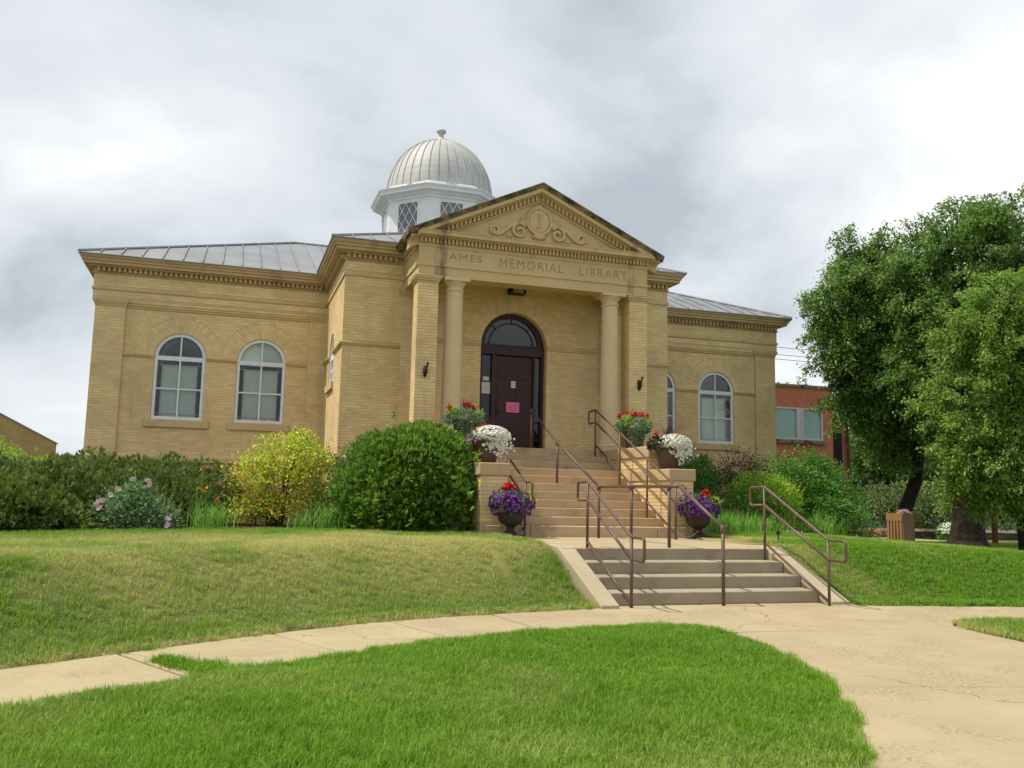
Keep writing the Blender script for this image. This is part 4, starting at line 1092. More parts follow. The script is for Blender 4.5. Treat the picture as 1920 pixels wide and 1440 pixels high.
# ---- concrete walk, each slab a piece
def aggregate(n, l, vec, col):
    f = noise(n, l, vec, 55, 3, 0.7)
    mr = n.new('ShaderNodeMapRange'); mr.inputs[1].default_value = 0.60; mr.inputs[2].default_value = 0.72; mr.inputs[4].default_value = 0.35; l.new(f, mr.inputs[0])
    c = mixc(n, l, mr.outputs[0], col, (0.25, 0.185, 0.11))
    f2 = noise(n, l, vec, 1.1, 4, 0.6)
    m2 = n.new('ShaderNodeMapRange'); m2.inputs[1].default_value = 0.5; m2.inputs[2].default_value = 0.75; m2.inputs[4].default_value = 0.4; l.new(f2, m2.inputs[0])
    c = mixc(n, l, m2.outputs[0], c, (0.30, 0.235, 0.14))
    # dark flecks and droppings
    f3 = noise(n, l, vec, 21, 2, 0.5)
    m3 = n.new('ShaderNodeMapRange'); m3.inputs[1].default_value = 0.755; m3.inputs[2].default_value = 0.78; m3.inputs[4].default_value = 0.6; l.new(f3, m3.inputs[0])
    c = mixc(n, l, m3.outputs[0], c, (0.12, 0.09, 0.06))
    # patches where the surface has spalled and gravel shows, and hairline cracks
    f4 = noise(n, l, vec, 0.75, 5, 0.7)
    m4 = n.new('ShaderNodeMapRange'); m4.inputs[1].default_value = 0.49; m4.inputs[2].default_value = 0.60; l.new(f4, m4.inputs[0])
    gr = ramp_node(n, [(0.38, (0.20, 0.145, 0.085)), (0.52, (0.36, 0.29, 0.175)), (0.66, (0.50, 0.43, 0.30))]); l.new(noise(n, l, vec, 26, 4, 0.85), gr.inputs[0])
    c = mixc(n, l, mathn(n, l, 'MULTIPLY', m4.outputs[0], 0.85), c, gr.outputs[0])
    wv = n.new('ShaderNodeVectorMath'); wv.operation = 'ADD'; l.new(vec, wv.inputs[0])
    nt_ = n.new('ShaderNodeTexNoise'); nt_.inputs['Scale'].default_value = 1.6; nt_.inputs['Detail'].default_value = 5; l.new(vec, nt_.inputs['Vector']); l.new(nt_.outputs['Color'], wv.inputs[1])
    vo = n.new('ShaderNodeTexVoronoi'); vo.feature = 'DISTANCE_TO_EDGE'; vo.inputs['Scale'].default_value = 0.22; l.new(wv.outputs[0], vo.inputs['Vector'])
    ck_ = mathn(n, l, 'LESS_THAN', vo.outputs['Distance'], 0.0016)
    return mixc(n, l, mathn(n, l, 'MULTIPLY', ck_, 0.75), c, (0.09, 0.065, 0.04))
M['walk'] = stone('tan_concrete_walk', [(0.335, 0.27, 0.16), (0.385, 0.315, 0.19), (0.42, 0.35, 0.22)], 0.8, 0.9, bump=0.25, bscale=90, island=0.05, extra=aggregate)
M['steps2'] = stone('weathered_concrete', [(0.255, 0.215, 0.145), (0.33, 0.28, 0.195), (0.385, 0.33, 0.235)], 1.7, 0.9, bump=0.3, bscale=60, stain=((0.22, 0.18, 0.125), 3.0, 0.55, 0.8))
M['landing'] = stone('tan_landing_concrete', [(0.36, 0.285, 0.17), (0.43, 0.345, 0.215)], 1.2, 0.9, bump=0.2, bscale=80, stain=((0.36, 0.27, 0.17), 1.3, 0.6, 0.8))
walk = empty('sidewalk'); walk['kind'] = 'structure'
def slab(poly, top=0.0, name='paving_slab', mat='walk', parent=walk, tilt=0.0):
    # poly given counter-clockwise; edges drawn in a little to leave the joint
    cx = sum(p[0] for p in poly) / len(poly); cy = sum(p[1] for p in poly) / len(poly)
    ar = sum(poly[i][0] * poly[(i + 1) % len(poly)][1] - poly[(i + 1) % len(poly)][0] * poly[i][1] for i in range(len(poly)))
    if ar < 0: poly = poly[::-1]
    o = MB().prism(poly, -0.08, top).build(name, M[mat], parent)
    bevel(o, 0.012, 2); return o
cuts = [-30, -22, -17, -14.6, -12.6, -10.9, -9.3, -7.85, -6.45, -5.05, -3.65, -2.2, -0.3, 1.75, 3.4, 5.0, 6.7, 8.4, 10.2, 13, 18, 30]
shift = lambda x: float(np.interp(x, [-30, -9, -6, -3, 30], [0.9, 0.75, 0.7, 0.1, 0.0]))
for i, (a, b) in enumerate(zip(cuts[:-1], cuts[1:])):
    g_ = 0.014
    up_ = [(x, float(yU(x)) - 0.004) for x in np.linspace(a + g_, b - g_, 6)]
    lo_ = [(x, float(yL(x)) + 0.006) for x in np.linspace(a + shift(a) + g_, b + shift(b) - g_, 6)]
    slab(lo_ + up_[::-1], top=RNG.uniform(-0.006, 0.004))
jy = lambda k, x: [None, -15.5 - 0.22 * (x + 2.08), -18.6 - 0.22 * (x + 2.08), -21.9 - 0.22 * (x + 2.08), -25.5 - 0.22 * (x + 2.08)][k]
for k in range(4):
    ys0 = lambda x: (-12.63 if k == 0 else jy(k, x) - 0.015)
    ys1 = lambda x: jy(k + 1, x) + 0.015
    # walk down the left edge, across, up the right edge
    la = np.linspace(-12.6 if k == 0 else -15.5, jy(k + 1, -2.08), 2)
    def edge_pts(fx, ytop, ybot, n=9): return [(float(fx(y)), float(y)) for y in np.linspace(ytop, ybot, n)]
    def solve(fx, fy):
        y = -14.0
        for _ in range(30): y = fy(float(fx(y)))
        return y
    yl0, yl1 = solve(xA, ys0), solve(xA, ys1); yr0, yr1 = solve(xB, ys0), solve(xB, ys1)
    slab(edge_pts(xA, yl0, yl1) + edge_pts(xB, yr1, yr0), top=(-0.002, 0.002, -0.003, 0.0)[k])

# ---- landing and lower flight
lf = thing('concrete_steps', 'weathered grey concrete steps with sloping kerbs rising from the sidewalk', 'steps')
bevel(MB().add([(-1.95, -8.70, 0.25), (2.1, -8.70, 0.25), (2.55, -6.9, 0.25), (2.5, -5.3, 0.25), (-1.9, -5.3, 0.25), (-1.95, -8.70, 0.732), (2.1, -8.70, 0.732), (2.55, -6.9, 0.738), (2.5, -5.3, 0.752), (-1.9, -5.3, 0.752)],
             [(4, 3, 2, 1, 0), (5, 6, 7, 8, 9)] + [(i, (i + 1) % 5, 5 + (i + 1) % 5, 5 + i) for i in range(5)]).build('landing', M['landing'], lf), 0.012, 2)
for k, (y, z) in enumerate(((-8.70, 0.7318), (-9.15, 0.549), (-9.60, 0.366), (-10.05, 0.183))):
    if k == 0: bevel(MB().box(-1.70, 1.78, -8.712, -8.69, 0.45, 0.728).build('riser', M['steps2'], lf), 0.006)
    else: bevel(MB().box(-1.70, 1.78, y, y + 0.5, z - 0.19, z).build('step', M['steps2'], lf), 0.02, 3)
M['kerb'] = stone('pale_concrete_kerb', [(0.35, 0.29, 0.19), (0.44, 0.37, 0.25)], 1.8, 0.9, bump=0.25, bscale=60, stain=((0.33, 0.26, 0.17), 2.4, 0.58, 0.8))
for x0, x1 in ((-1.985, -1.703), (1.783, 2.10)):
    bevel(MB().extr([(x0, -8.05, -0.08), (x0, -10.36, -0.08), (x0, -10.36, 0.045), (x0, -10.27, 0.08), (x0, -8.62, 0.752), (x0, -8.05, 0.757)], (x1 - x0, 0, 0)).build('kerb', M['kerb'], lf), 0.015, 2)

# ================================================================== HANDRAILS
def rust(n, l, vec, col):
    f = noise(n, l, vec, 5, 5, 0.7)
    mr = n.new('ShaderNodeMapRange'); mr.inputs[1].default_value = 0.56; mr.inputs[2].default_value = 0.66; l.new(f, mr.inputs[0])
    return mixc(n, l, mr.outputs[0], col, (0.20, 0.085, 0.05))
M['rail'] = stone('brown_painted_pipe', [(0.085, 0.052, 0.038), (0.13, 0.085, 0.062)], 4, 0.45, bump=0.05, spec=0.45, extra=rust)
PR = 0.0225
def arc_corner(a, b, c, r=0.07, n=5):
    """round the corner b between a and c"""
    a, b, c = Vector(a), Vector(b), Vector(c); d0 = (a - b).normalized(); d1 = (c - b).normalized()
    p, q = b + d0 * r, b + d1 * r
    return [tuple((1 - t) ** 2 * p + 2 * t * (1 - t) * b + t * t * q) for t in np.linspace(0, 1, n)]
def rounded(pts, r=0.07):
    out = [tuple(pts[0])]
    for i in range(1, len(pts) - 1): out += arc_corner(pts[i - 1], pts[i], pts[i + 1], r)
    return out + [tuple(pts[-1])]
def handrail(label, X, posts, top, mid, low=None, loops=True, loop_up=0.42, loop_dn=0.40):
    """posts: [(y, z0)], top/mid: ((ya, za), (yb, zb)) from the upper to the lower end"""
    t = thing('handrail', label, 'handrail', (X, top[1][0], posts[-1][1]), 'brown pipe handrails at the entrance')
    ox, oy, oz = t.location
    L_ = lambda y, z: (0, y - oy, z - oz)
    zl = lambda ln, y: ln[0][1] + (ln[1][1] - ln[0][1]) * (y - ln[0][0]) / (ln[1][0] - ln[0][0])
    (ya, za), (yb, zb) = top; (_, ma), (_, mb_) = mid
    loop = [L_(ya, ma), L_(ya + loop_up, ma - 0.01), L_(ya + loop_up, za - 0.01), L_(ya, za), L_(yb, zb), L_(yb - loop_dn, zb), L_(yb - loop_dn, mb_), L_(yb, mb_)]
    MB().tube(rounded(loop, 0.06), PR, 10).build('top_rail', M['rail'], t, True)
    MB().tube([L_(ya, ma), L_(yb, mb_)], PR, 10).build('mid_rail', M['rail'], t, True)
    if low: MB().tube([L_(*low[0]), L_(*low[1])], PR, 10).build('low_rail', M['rail'], t, True)
    for y, z0 in posts: MB().tube([L_(y, z0 - 0.01), L_(y, zl(top, y))], PR, 10).build('post', M['rail'], t, True)
    return t
zs_ = lambda y: Z0S + RI * max(0, min(10, math.floor((y - Y0S) / GO + 1e-6)))      # tread height under y
def stair_rail(X, label, y0, y1, ytop=1.805, yttop=3.655):
    top = ((y0, yttop), (y1, ytop)); mid = ((y0, yttop - 0.30), (y1, ytop - 0.33)); low = ((y0, FZ + 0.12), (y1, 0.86))
    ys = [y0, y0 + (y1 - y0) * 0.35, y0 + (y1 - y0) * 0.69, y1]
    return handrail(label, X, [(y, zs_(y) if y > Y0S else 0.745) for y in ys], top, mid, low)
stair_rail(-1.47, 'brown pipe handrail along the left side of the sandstone stairs', -1.35, -5.50, 1.80, 3.70)
stair_rail(1.47, 'brown pipe handrail along the right side of the sandstone stairs', -2.0, -6.05, 1.79, 3.655)
handrail('low brown pipe handrail on the left kerb of the concrete steps', -1.5, [(-8.68, 0.735), (-10.30, -0.005)], ((-8.68, 1.774), (-10.30, 0.977)), ((-8.68, 1.485), (-10.30, 0.66)), ((-8.70, 0.83), (-10.30, 0.035)))
handrail('low brown pipe handrail on the right kerb of the concrete steps', 1.65, [(-8.82, 0.56), (-10.47, -0.005)], ((-8.82, 1.765), (-10.47, 0.963)), ((-8.82, 1.46), (-10.47, 0.67)), ((-8.86, 0.82), (-10.45, 0.06)))
t = thing('handrail', 'long centre handrail running from the door across the landing to the sidewalk', 'handrail', (0, -10.25, 0), 'brown pipe handrails at the entrance')
cl_ = [(-0.05, -1.62, 3.60), (-0.05, -3.45, 2.73), (-0.02, -5.70, 1.745), (0, -7.13, 1.745), (0, -8.57, 1.738), (0, -8.92, 1.735), (0, -10.24, 1.117)]
sh = lambda p: (p[0], p[1] + 10.25, p[2])
MB().tube([sh(p) for p in cl_[:3]], 0.026, 10).build('top_rail', M['rail'], t, True)
MB().tube([sh(p) for p in cl_[2:6]], 0.028, 10).build('landing_rail', M['rail'], t, True)
MB().tube([sh(p) for p in cl_[5:]], 0.028, 10).build('lower_rail', M['rail'], t, True)
for (x, y, z), zb in ((cl_[0], FZ), (cl_[1], zs_(-3.45)), (cl_[2], 0.745), (cl_[3], 0.735), (cl_[4], 0.728), (cl_[6], -0.005)):
    MB().tube([sh((x, y, zb - 0.005)), sh((x, y, z))], 0.028, 10).build('post', M['rail'], t, True)
    MB().lathe([(0.0, z - 0.07), (0.038, z - 0.065), (0.04, z + 0.01), (0.033, z + 0.036), (0, z + 0.04)], (x, y + 10.25), 12, False).build('fitting', M['rail'], t, True)

# ================================================================== FOLIAGE GEOMETRY
def unit(a): return a / np.maximum(1e-9, np.linalg.norm(a, axis=-1, keepdims=True))
def leaf_arrays(P, D, N, L, Wd, fold=0.25, shape=0.45):
    """rhombic leaf: base, left, tip, right; two triangles folded on the midrib"""
    P, D, N = np.asarray(P, float), unit(np.asarray(D, float)), np.asarray(N, float)
    S = unit(np.cross(D, N)); N2 = np.cross(S, D)
    L = np.broadcast_to(np.asarray(L, float), (len(P),))[:, None]; Wd = np.broadcast_to(np.asarray(Wd, float), (len(P),))[:, None]
    mid = P + D * L * shape + N2 * Wd * fold
    V = np.stack([P, mid - S * Wd * 0.5, P + D * L, mid + S * Wd * 0.5], 1).reshape(-1, 3)
    b = 4 * np.arange(len(P))[:, None]
    F = np.concatenate([b + np.array([[0, 2, 1]]), b + np.array([[0, 3, 2]])], 0)
    return V, F
def leaves(name, P, D, N, L, Wd, mat, parent=None, **k):
    V, F = leaf_arrays(P, D, N, L, Wd, **k)
    return mobj(name, np_mesh(name, V, F), mat, parent)
def rdir(n, rng): return unit(rng.normal(size=(n, 3)))
def shell_pts(n, blobs, rng, depth=0.35, zmin=None, lump=0.12):
    """points in the outer shell of a union of ellipsoids [(cx,cy,cz,rx,ry,rz)], with outward normals; lumpy surface"""
    out_p, out_n = [], []
    B = np.array(blobs, float); wgt = (B[:, 3] * B[:, 4] + B[:, 3] * B[:, 5] + B[:, 4] * B[:, 5]); wgt /= wgt.sum()
    got = 0
    ph = rng.uniform(0, 6.28, (6,)); fr = rng.uniform(2.0, 5.5, (6, 3))
    while got < n:
        m = int((n - got) * 2.2) + 64
        k = rng.choice(len(B), m, p=wgt); d = rdir(m, rng)
        wob = 1 + lump * np.sum([np.sin((d * fr[i]).sum(1) + ph[i] + 1.7 * k) for i in range(6)], 0) / 2.4
        r = (1 - depth * rng.random(m) ** 1.6) * wob
        p = B[k, :3] + d * B[k, 3:6] * r[:, None]
        nn = unit(d / B[k, 3:6])
        inside = np.zeros(m, bool)
        for j in range(len(B)):
            q = (p - B[j, :3]) / B[j, 3:6]
            inside |= ((q * q).sum(1) < (1 - depth * 1.02) ** 2) & (k != j)
        ok = ~inside
        if zmin is not None: ok &= p[:, 2] > zmin
        out_p.append(p[ok]); out_n.append(nn[ok]); got += ok.sum()
    return np.concatenate(out_p)[:n], np.concatenate(out_n)[:n]
def stems(n, base, blobs, rng, r0=0.02, spread=0.15):
    mb = MB()
    for i in range(n):
        b_ = blobs[rng.integers(len(blobs))]
        p0 = Vector((base[0] + rng.normal(0, spread), base[1] + rng.normal(0, spread), base[2] - 0.05))
        p2 = Vector((b_[0] + rng.uniform(-.6, .6) * b_[3], b_[1] + rng.uniform(-.6, .6) * b_[4], b_[2] + rng.uniform(-.3, .5) * b_[5]))
        p1 = (p0 + p2) / 2 + Vector((0, 0, 0.12)) + Vector(rng.normal(0, 0.06, 3))
        mb.tube([p0, p1, p2], [r0, r0 * 0.7, r0 * 0.3], 5, False)
    return mb
def blossoms(name, P, N, r, mat, parent=None, petals=5, cup=0.35, rng=RNG):
    P = np.asarray(P, float); N = unit(np.asarray(N, float)); n = len(P)
    a = rdir(n, rng); S = unit(np.cross(N, a)); T = np.cross(N, S)
    r = np.broadcast_to(np.asarray(r, float), (n,))[:, None]
    V = [P]
    for k in range(2 * petals):
        t = math.pi * k / petals; rr = r * (1.0 if k % 2 == 0 else 0.62)
        V.append(P + (S * math.cos(t) + T * math.sin(t)) * rr + N * r * cup)
    m = 2 * petals + 1
    V = np.stack(V, 1).reshape(-1, 3); b = m * np.arange(n)[:, None]
    F = np.concatenate([b + np.array([[0, 1 + k, 1 + (k + 1) % (2 * petals)]]) for k in range(2 * petals)], 0)
    return mobj(name, np_mesh(name, V, F), mat, parent)
M['bark'] = stone('dark_bark', [(0.018, 0.014, 0.011), (0.055, 0.043, 0.032)], 4, 0.95, bump=0.9, bscale=14)
M['stem'] = plain('woody_stem', (0.07, 0.05, 0.03), 0.9)
M['red'] = leafmat('red_petals', [(0.50, 0.004, 0.006), (0.72, 0.015, 0.012)], 0.2)
M['whitefl'] = leafmat('white_petals', [(0.78, 0.78, 0.66), (0.90, 0.90, 0.82)], 0.3)
M['purple'] = leafmat('purple_petals', [(0.045, 0.005, 0.10), (0.13, 0.012, 0.22), (0.17, 0.02, 0.27)], 0.2)
M['mauve'] = leafmat('mauve_petals', [(0.35, 0.14, 0.42), (0.55, 0.28, 0.58)], 0.2)
M['lime'] = leafmat('lime_leaves', [(0.28, 0.40, 0.03), (0.46, 0.58, 0.07)], 0.35)
M['potleaf'] = leafmat('planter_leaves', gain=1.4, cols=[(0.035, 0.095, 0.025), (0.075, 0.17, 0.045), (0.13, 0.24, 0.08)], trans=0.3)
M['greyleaf'] = leafmat('grey_green_leaves', gain=1.4, cols=[(0.07, 0.14, 0.075), (0.15, 0.25, 0.14)], trans=0.3)
M['spike'] = leafmat('dark_red_spikes', [(0.045, 0.010, 0.012), (0.11, 0.03, 0.03)], 0.1)
M['darkleaf'] = leafmat('purple_black_leaves', [(0.016, 0.010, 0.014), (0.05, 0.025, 0.035)], 0.1)
M['pot'] = stone('brown_resin_pot', [(0.085, 0.050, 0.036), (0.12, 0.075, 0.055)], 4, 0.6, bump=0.05)
M['urn'] = stone('dark_bronze_urn', [(0.028, 0.020, 0.015), (0.060, 0.043, 0.032)], 5, 0.6, bump=0.2)
M['compost'] = plain('potting_soil', (0.03, 0.022, 0.016), 1.0)

def mound(n, c, r, rng, zlow=-0.25, depth=0.3):
    d = rdir(n * 3, rng); d = d[d[:, 2] > zlow][:n]
    rr = 1 - depth * rng.random(len(d)) ** 1.5
    return np.array(c) + d * np.array(r) * rr[:, None], unit(d / np.array(r))
def spikes(c, n, h, rng, mat, parent, spread=0.25, w=0.022):
    P = np.array(c) + rng.normal(0, 0.03, (n, 3)); D = unit(np.stack([rng.normal(0, spread, n), rng.normal(0, spread, n), np.ones(n)], 1))
    return leaves('spike_leaves', P, D, rdir(n, rng), h * rng.uniform(0.7, 1.1, n), w, mat, parent, fold=0.1, shape=0.35)
def scatter_leaves(name, P, N, rng, L, mat, parent, out=0.6, wr=0.6):
    D = unit(rdir(len(P), rng) + N * out); return leaves(name, P, D, unit(N + rdir(len(P), rng) * 0.7), L * rng.uniform(0.7, 1.3, len(P)), L * wr * rng.uniform(0.8, 1.2, len(P)), mat, parent)
def pot_mesh(r0, r1, h): return MB().lathe([(0, 0), (r0, 0.0), (r0 + 0.3 * (r1 - r0), h * 0.3), (r1 - 0.02, h * 0.86), (r1, h * 0.9), (r1 + 0.015, h * 0.96), (r1, h), (r1 - 0.03, h), (r1 - 0.04, h - 0.05), (0, h - 0.05)], (0, 0), 28, False)
for s in (-1, 1):
    side = 'left' if s < 0 else 'right'
    rng = np.random.default_rng(40 + s)
    # white flowered pot on the lower pedestal
    t = thing('flower_pot', f'brown pot of white and red flowers on the {side} front pedestal', 'planter', (s * 2.045, -4.68, 2.164), 'flower pots beside the stairs')
    pot_mesh(0.19, 0.30, 0.50).build('pot', M['pot'], t, True); MB().lathe([(0, 0.462), (0.262, 0.46)], (0, 0), 20, False).build('soil', M['compost'], t)
    P, N = mound(900, (0, 0, 0.50), (0.38, 0.36, 0.22), rng, -0.35); scatter_leaves('foliage', P, N, rng, 0.06, M['potleaf'], t)
    P, N = mound(1000, (0.08, -0.06, 0.53), (0.40, 0.36, 0.23), rng, -0.30, 0.15)
    dr_ = np.array([(0.14 + rng.normal(0, 0.12), -0.30 + rng.normal(0, 0.035) , 0.5 - abs(rng.normal(0, 0.13))) for _ in range(330)])
    P = np.concatenate([P, dr_]); N = np.concatenate([N, np.tile((0.1, -1, 0.2), (len(dr_), 1))])
    blossoms('white_flowers', P, N + rdir(len(P), rng) * 0.35, rng.uniform(0.022, 0.036, len(P)), M['whitefl'], t, rng=rng)
    rc = [(-0.24, -0.15, 0.62), (-0.05, 0.0, 0.76), (0.06, -0.02, 0.72), (0.2, 0.02, 0.70), (0.33, -0.05, 0.62)] if s < 0 else [(-0.30, 0.0, 0.76), (0.22, -0.02, 0.72), (0.34, -0.05, 0.70), (0.12, 0.05, 0.74)]
    [blossoms('geranium_bloom', np.array(c) + rng.normal(0, 0.028, (26, 3)), rdir(26, rng) + np.array((0, -0.4, 0.6)), 0.024, M['red'], t, rng=rng) for c in rc]
    P = np.array([(s * 0.0 - 0.32 if s < 0 else 0.36, -0.12, 0.48)]) + rng.normal(0, 0.07, (40, 3)); blossoms('mauve_flowers', P, rdir(40, rng) + np.array((0, -0.8, 0.2)), 0.028, M['mauve'], t, rng=rng)
    if s > 0: P, N = mound(240, (-0.34, -0.05, 0.52), (0.16, 0.18, 0.17), rng, -0.6); scatter_leaves('dark_foliage', P, N, rng, 0.07, M['darkleaf'], t)
    spikes((0, 0.05, 0.55), 26, 0.42, rng, M['spike'], t)
    # leafy pot further up
    t = thing('flower_pot', f'brown pot of trailing green leaves and red geraniums by the {side} column', 'planter', (s * 2.05, -2.95, 2.681), 'flower pots beside the stairs')
    pot_mesh(0.19, 0.29, 0.50).build('pot', M['pot'], t, True); MB().lathe([(0, 0.462), (0.25, 0.46)], (0, 0), 20, False).build('soil', M['compost'], t)
    P, N = mound(1000, (-0.05, -0.04, 0.50), (0.42, 0.38, 0.24), rng, -0.5); scatter_leaves('foliage', P, N, rng, 0.06, M['greyleaf'], t)
    dr_ = np.array([(-0.10 + rng.normal(0, 0.10), -0.30 + rng.normal(0, 0.03), 0.42 - abs(rng.normal(0, 0.22))) for _ in range(260)]); scatter_leaves('trailing_leaves', dr_, np.tile((0, -1., 0), (len(dr_), 1)), rng, 0.055, M['greyleaf'], t)
    P, N = mound(110, (-0.30 if s < 0 else -0.26, -0.1, 0.62), (0.13, 0.13, 0.13), rng, -0.5); scatter_leaves('lime_foliage', P, N, rng, 0.09, M['lime'], t)
    P, N = mound(90, (0.28, -0.05, 0.60), (0.13, 0.13, 0.12), rng, -0.5); scatter_leaves('lime_foliage', P, N, rng, 0.08, M['lime'], t)
    rc = [(-0.40, -0.1, 0.74), (0.02, 0.0, 0.84), (0.10, 0.0, 0.80), (0.19, 0.0, 0.77)] if s < 0 else [(-0.42, -0.05, 0.76), (-0.20, 0, 0.82), (0.02, 0.0, 0.83), (0.10, -0.12, 0.77), (0.22, 0.02, 0.84), (0.30, -0.06, 0.78)]
    [blossoms('geranium_bloom', np.array(c) + rng.normal(0, 0.030, (30, 3)), rdir(30, rng) + np.array((0, -0.4, 0.6)), 0.025, M['red'], t, rng=rng) for c in rc]
    spikes((0.02, 0.05, 0.62), 22, 0.36, rng, M['spike'], t)
    # urn at the foot
    t = thing('flower_urn', f'dark footed urn of purple petunias at the {side} foot of the stairs', 'planter', (-1.80 if s < 0 else 2.19, -5.64, 0.747), 'purple petunia urns')
    MB().box(-0.19, 0.19, -0.19, 0.19, 0, 0.06).lathe([(0.16, 0.06), (0.15, 0.09), (0.085, 0.14), (0.075, 0.19), (0.11, 0.225), (0.20, 0.27), (0.245, 0.35), (0.25, 0.43), (0.285, 0.47), (0.28, 0.49), (0.24, 0.49), (0.22, 0.44), (0.0, 0.43)], (0, 0), 26, False).build('urn', M['urn'], t)
    P, N = mound(520, (0, 0, 0.62), (0.40, 0.36, 0.30), rng, -0.55); scatter_leaves('foliage', P, N, rng, 0.05, M['potleaf'], t)
    mm = [mound(130, c_, r_, rng, -0.62, 0.15) for c_, r_ in (((-0.12, -0.02, 0.66), (0.32, 0.34, 0.27)), ((0.14, -0.04, 0.64), (0.30, 0.33, 0.24)), ((-0.02, -0.10, 0.55), (0.42, 0.32, 0.26)))]; P = np.concatenate([q[0] for q in mm]); N = np.concatenate([q[1] for q in mm]); blossoms('purple_flowers', P, N + rdir(len(P), rng) * 0.4, rng.uniform(0.032, 0.047, len(P)), M['purple'], t, rng=rng)
    P, N = mound(70, (0.30, -0.10, 0.72), (0.16, 0.14, 0.12), rng, -0.5); scatter_leaves('lime_foliage', P, N, rng, 0.09, M['lime'], t)
    rc = [(-0.16, -0.1, 0.92), (-0.02, 0, 0.96), (-0.09, -0.05, 0.98), (0.06, 0.0, 0.95)] if s < 0 else [(0.13, -0.05, 0.95), (0.19, -0.1, 0.90)]
    [blossoms('geranium_bloom', np.array(c) + rng.normal(0, 0.032, (30, 3)), rdir(30, rng) + np.array((0, -0.4, 0.6)), 0.027, M['red'], t, rng=rng) for c in rc]
# chains that lock the urns to the rail posts
M['chain'] = plain('galvanised_chain', (0.42, 0.44, 0.46), 0.35, 0.8)
for xa, ya, xb, yb, lb in ((-1.78, -5.86, -1.47, -5.53, 'galvanised chain tying the left urn to its rail post'), (2.05, -5.86, 1.48, -6.08, 'galvanised chain tying the right urn to its rail post')):
    mb = MB(); n = 16
    for k in range(n):
        t_ = k / (n - 1); x, y = xa + (xb - xa) * t_, ya + (yb - ya) * t_; z = 0.80 + 0.10 * (2 * t_ - 1) ** 2 + 0.0
        L_ = 0.026; dx, dy = (xb - xa), (yb - ya); dn = math.hypot(dx, dy); ux, uy = dx / dn, dy / dn
        ring_ = [(x + ux * L_ * math.cos(a) - uy * (0.013 * math.sin(a) if k % 2 else 0), y + uy * L_ * math.cos(a) + ux * (0.013 * math.sin(a) if k % 2 else 0), z + (0 if k % 2 else 0.013 * math.sin(a))) for a in np.linspace(0, 2 * math.pi, 9)]
        mb.tube(ring_, 0.005, 5, False)
    tag(mb.build('lock_chain', M['chain']), lb, 'chain', 'chains at the urns')
# ================================================================== SHRUBS
M['arb'] = leafmat('arborvitae_green', [(0.040, 0.088, 0.012), (0.080, 0.150, 0.020), (0.150, 0.225, 0.036)], 0.37, gain=2.10)
M['jun'] = leafmat('juniper_olive', [(0.024, 0.050, 0.010), (0.050, 0.085, 0.015), (0.085, 0.120, 0.024), (0.095, 0.090, 0.034)], 0.32, nscale=1.6, gain=2.40)
M['bright'] = leafmat('light_green_leaves', [(0.14, 0.23, 0.03), (0.26, 0.38, 0.05), (0.36, 0.48, 0.09)], 0.43, gain=1.35)
M['gold'] = leafmat('golden_leaves', [(0.16, 0.24, 0.02), (0.34, 0.41, 0.03), (0.54, 0.54, 0.06)], 0.43, gain=1.75)
M['amber'] = leafmat('amber_leaves', [(0.12, 0.11, 0.025), (0.30, 0.22, 0.03), (0.50, 0.36, 0.04)], 0.38, gain=1.70)
M['mallow'] = leafmat('mallow_leaves', [(0.055, 0.11, 0.04), (0.12, 0.19, 0.08), (0.18, 0.26, 0.13)], 0.42, gain=1.70)
M['green'] = leafmat('shrub_green', [(0.035, 0.10, 0.016), (0.075, 0.175, 0.025), (0.13, 0.25, 0.045)], 0.42, gain=1.90)
M['dkgreen'] = leafmat('dark_shrub_green', [(0.025, 0.065, 0.014), (0.05, 0.115, 0.022), (0.085, 0.16, 0.04)], 0.42, gain=1.90)
M['smoke'] = leafmat('purple_brown_leaves', [(0.045, 0.028, 0.022), (0.10, 0.065, 0.048), (0.15, 0.12, 0.07)], 0.28, gain=1.35)
M['lime2'] = leafmat('yellow_green_leaves', [(0.10, 0.20, 0.018), (0.24, 0.38, 0.025), (0.40, 0.52, 0.04)], 0.43, gain=1.35)
M['blade'] = leafmat('lily_blades', [(0.06, 0.15, 0.02), (0.12, 0.25, 0.035), (0.20, 0.34, 0.07)], 0.47, gain=1.75)
M['paleblade'] = leafmat('pale_blades', [(0.25, 0.32, 0.16), (0.42, 0.48, 0.30)], 0.3)
M['orange'] = leafmat('orange_petals', [(0.70, 0.16, 0.03), (0.80, 0.25, 0.06)], 0.25)
M['yellowfl'] = leafmat('yellow_petals', [(0.75, 0.42, 0.03), (0.85, 0.55, 0.06)], 0.25)
M['pink'] = leafmat('pink_petals', [(0.62, 0.42, 0.48), (0.75, 0.58, 0.62)], 0.3)

